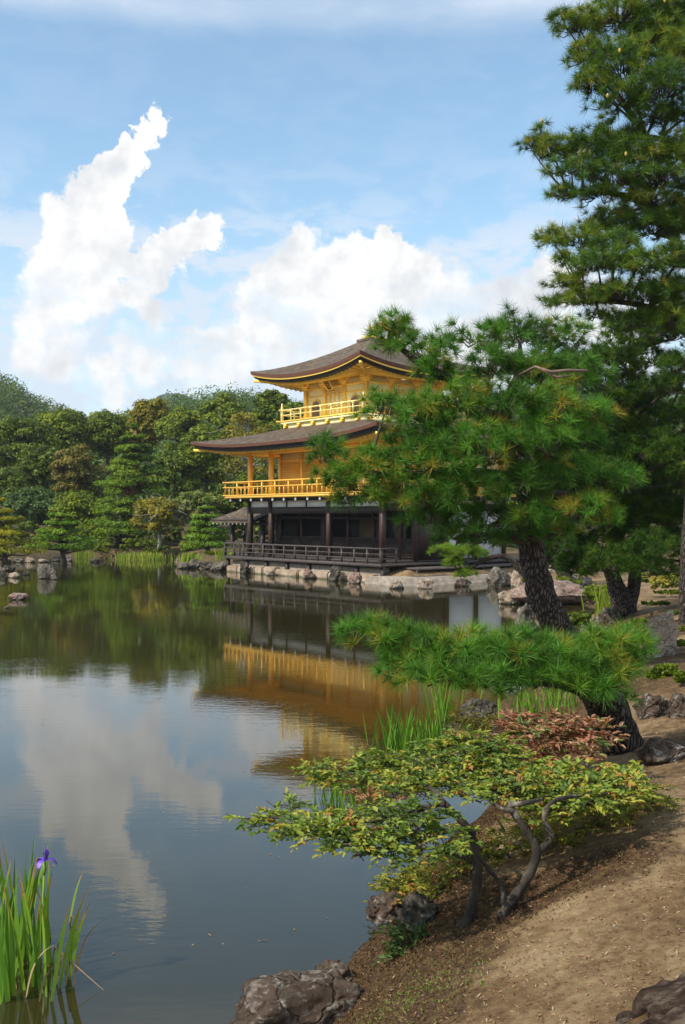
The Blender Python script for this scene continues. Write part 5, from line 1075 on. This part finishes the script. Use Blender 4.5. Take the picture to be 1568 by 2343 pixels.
def reeds(label, cx, cy, wpx, n, Lm, wid, matn='blade', seed=1, dep=.3, trange=(.1, .75), name='reed_clump', group='reed clumps in the water', water=True):
    random.seed(seed); g = G(cx, cy, water); r = empty(name, g, label, 'reeds', group); m = MB(); a = wpx / 2 / F * g.y
    for i in range(n): blade(m, (random.gauss(0, .5) * a, random.uniform(-dep, dep), -.1), (random.gauss(0, .6), random.gauss(0, .3), 0), Lm * random.uniform(.6, 1.1) + .1, wid * random.uniform(.7, 1.2), random.choice([.02, .05, .12]), random.uniform(*trange), 5)
    m.build('leaves', matn, r, tint=True); return r
reeds('upright green reed clump behind the twisted tree', 925, 1715, 150, 90, .62, .020, seed=2, dep=.35)
reeds('small green reed tuft right of the upright reed clump', 985, 1700, 50, 30, .5, .02, seed=9, dep=.25)
reeds('sparse reeds seen through the left of the twisted tree', 770, 1845, 90, 40, .36, .014, seed=3, dep=.3)
reeds('yellow green reeds under the wide low pine pad', 1200, 1640, 130, 45, .62, .017, seed=4, dep=.4, trange=(.4, .85))
reeds('green reeds beyond the low pine pad near the leaning trunk', 1290, 1625, 110, 45, .62, .017, seed=5, dep=.4)
reeds('green reeds left of the dark blotched rock', 1015, 1640, 90, 40, .7, .017, seed=6, dep=.4, trange=(.3, .85))
reeds('bright reeds at the foot of the forked pine', 1385, 1410, 60, 60, 1.0, .04, 'reed', 7, .5)
reeds('bright yellow green reed bed along the far shore', 325, 1280, 120, 380, .62, .06, 'reed', 8, 1.2, (0, 1))
reeds('short bright reeds left of the pavilion corner pine', 435, 1282, 50, 110, .55, .06, 'reed', 10, .8, (0, .8))
reeds('thin grass tuft on the shore under the corner pine', 520, 1278, 50, 80, .7, .05, 'reed', 11, .8, (0, .8))
reeds('short grass at the far shore under the island pine', 190, 1276, 40, 60, .7, .05, 'reed', 12, .8, (0, .8))

# ------------------------------------------------------------------ moss, pebbles, litter
def cover():
    global rng
    rng = np.random.default_rng(5); N = 150000
    y = rng.uniform(4.6, 12.5, N); x = rng.uniform(-.3, 4.5, N); d = sdist(x, y)
    mv = (1 - sstep(0.45, 1.45, d + 0.2 * wav(x, y, 1.7, 3))) + 0.75 * np.exp(-((x - 1.3) / 0.95) ** 2 - ((y - 6.45) / 0.50) ** 2)
    k = (d > .03) & (mv + rng.normal(0, .18, N) > .62); x, y, d = x[k], y[k], d[k]; z = H(x, y)
    m = MB(); pos = np.stack([x, y, z + rng.uniform(0, .02, len(x))], -1)
    green = 0.5 + 0.5 * wav(x, y, 2.3, 6.0); green = green * (1 - sstep(.15, .9, np.hypot(x - .55, y - 5.7))) + .2 * green * (1 - sstep(6.2, 7.4, y))
    t = np.clip(rng.uniform(0, .78, len(x)) * .9 + green * .65 * rng.random(len(x)) + .1 * green, 0, 1)
    kites(m, pos, unit(rng.normal(size=pos.shape) + np.array([0, 0, .4])), .016, t, .6)
    tag(m.build('moss', 'l_moss', tint=True), 'brown and green moss carpet along the near bank', 'moss', kind='stuff')
    # pebbles and fallen scraps
    N = 3000; y = 4 + 14 * rng.random(N) ** 1.6; x = rng.uniform(-.2, .37, N) * y + .8; d = sdist(x, y); k = d > .3; x, y = x[k], y[k]; z = H(x, y); m = MB()
    for i in range(len(x)):
        r = rng.uniform(.002, .007) * (1 + (rng.random() < .06)); v = unit(rng.normal(size=(6, 3))) ; V = np.array([[1, 0, 0], [0, 1, 0], [-1, 0, 0], [0, -1, 0], [0, 0, .7], [0, 0, -.7]]) * r * rng.uniform(.6, 1.3, (6, 1)) + np.array([x[i], y[i], z[i] + r * .3])
        m.add(V, [(0, 1, 4), (1, 2, 4), (2, 3, 4), (3, 0, 4), (1, 0, 5), (2, 1, 5), (3, 2, 5), (0, 3, 5)])
    MT['grit'] = noisemat('brown_grit', [(.3, (.16, .11, .07)), (.7, (.42, .34, .25))], 30)
    tag(m.build('gravel', 'grit'), 'scattered pale grit on the earth path', 'gravel', kind='stuff')
    N = 9000; y = 4.2 + 12 * rng.random(N) ** 1.3; x = rng.uniform(-.1, .37, N) * y + .6; d = sdist(x, y); k = d > .2; x, y = x[k], y[k]; m = MB(); pos = np.stack([x, y, H(x, y) + .006], -1)
    kites(m, pos, unit(rng.normal(size=pos.shape) * .35 + np.array([0, 0, 1.])), .028, rng.uniform(0, 1, len(x)), .28)
    MT['litter'] = leafmat('dry_litter', [(0, (.10, .05, .025)), (.6, (.24, .13, .06)), (1, (.42, .30, .18))], .8, .05)
    tag(m.build('leaf_litter', 'litter', tint=True), 'dry needles and leaf scraps on the path', 'litter', kind='stuff')
    m = MB(); N = 160; px = rng.uniform(60, 800, N); py = 1300 + 900 * rng.random(N) ** 2.2; xy = np.array([W0(a, b) for a, b in zip(px, py)]); k = sdist(xy[:, 0], xy[:, 1]) < -.2; xy = xy[k]
    xy[:50] = np.array([W0(a, b) for a, b in zip(rng.uniform(200, 760, 50), rng.normal(1382, 5, 50))])
    kites(m, np.stack([xy[:, 0], xy[:, 1], np.full(len(xy), .004)], -1), unit(rng.normal(size=(len(xy), 3)) * .05 + np.array([0, 0, 1.])), .035, rng.uniform(.3, 1, len(xy)), .3)
    tag(m.build('floating_leaves', 'litter', tint=True), 'tiny leaf scraps floating on the pond', 'floating leaves', kind='stuff')
cover()
# root at the lower right corner
k = MB(); g = G(1500, 2330, False); rt = empty('tree_root', g, 'split dark tree root lying in the lower right corner', 'root')
for i, (pts, r0) in enumerate([([(1410, 2350), (1470, 2306), (1530, 2285), (1620, 2250)], .05), ([(1450, 2362), (1510, 2325), (1560, 2305), (1640, 2285)], .06), ([(1470, 2290), (1520, 2268), (1570, 2245), (1640, 2210)], .04), ([(1480, 2380), (1550, 2345), (1640, 2320)], .06), ([(1390, 2362), (1420, 2338), (1450, 2325)], .02)]):
    P3 = [G(a, b_, False) - g + Vector((0, 0, .0)) for a, b_ in pts]; o_ = []
    for j in range(len(P3) - 1):
        for t in np.linspace(0, 1, 14, endpoint=False): o_.append(P3[j] * (1 - t) + P3[j + 1] * t + Vector((mnoise.noise(Vector((j + t, i, 0))), mnoise.noise(Vector((i, j + t, 5))), 0)) * .05)
    k.tube(o_, [r0 * (.15 + .85 * min(1, (j + 1) / 16)) for j in range(len(o_))], 16, .55, seed=i)
MT['root'] = noisemat('split_root', [(.35, (.012, .008, .006)), (.5, (.045, .030, .021)), (.68, (.13, .10, .075))], 12, .95, bscale=16, bstr=1.0, bdist=.05, stretch=(.5, 1.4, 1), spec=.08)
k.build('root_wood', 'root', rt)

# ------------------------------------------------------------------ air between here and the hills
hm = bpy.data.materials.new('air'); hm.use_nodes = True; ht = NT(hm.node_tree); ht.n.clear()
ho = ht.new('ShaderNodeOutputMaterial'); hv = ht.new('ShaderNodeVolumePrincipled'); hv.inputs['Color'].default_value = (0.86, 0.92, 1.0, 1); hv.inputs['Density'].default_value = 0.0002; hv.inputs['Anisotropy'].default_value = 0.2
ht.l.new(hv.outputs[0], ho.inputs['Volume'])
k = MB(); k.box((-1050, -60, -2.6), (1050, 2150, 190)); tag(k.build('haze', hm), kind='stuff', label='thin bluish haze in the distance')
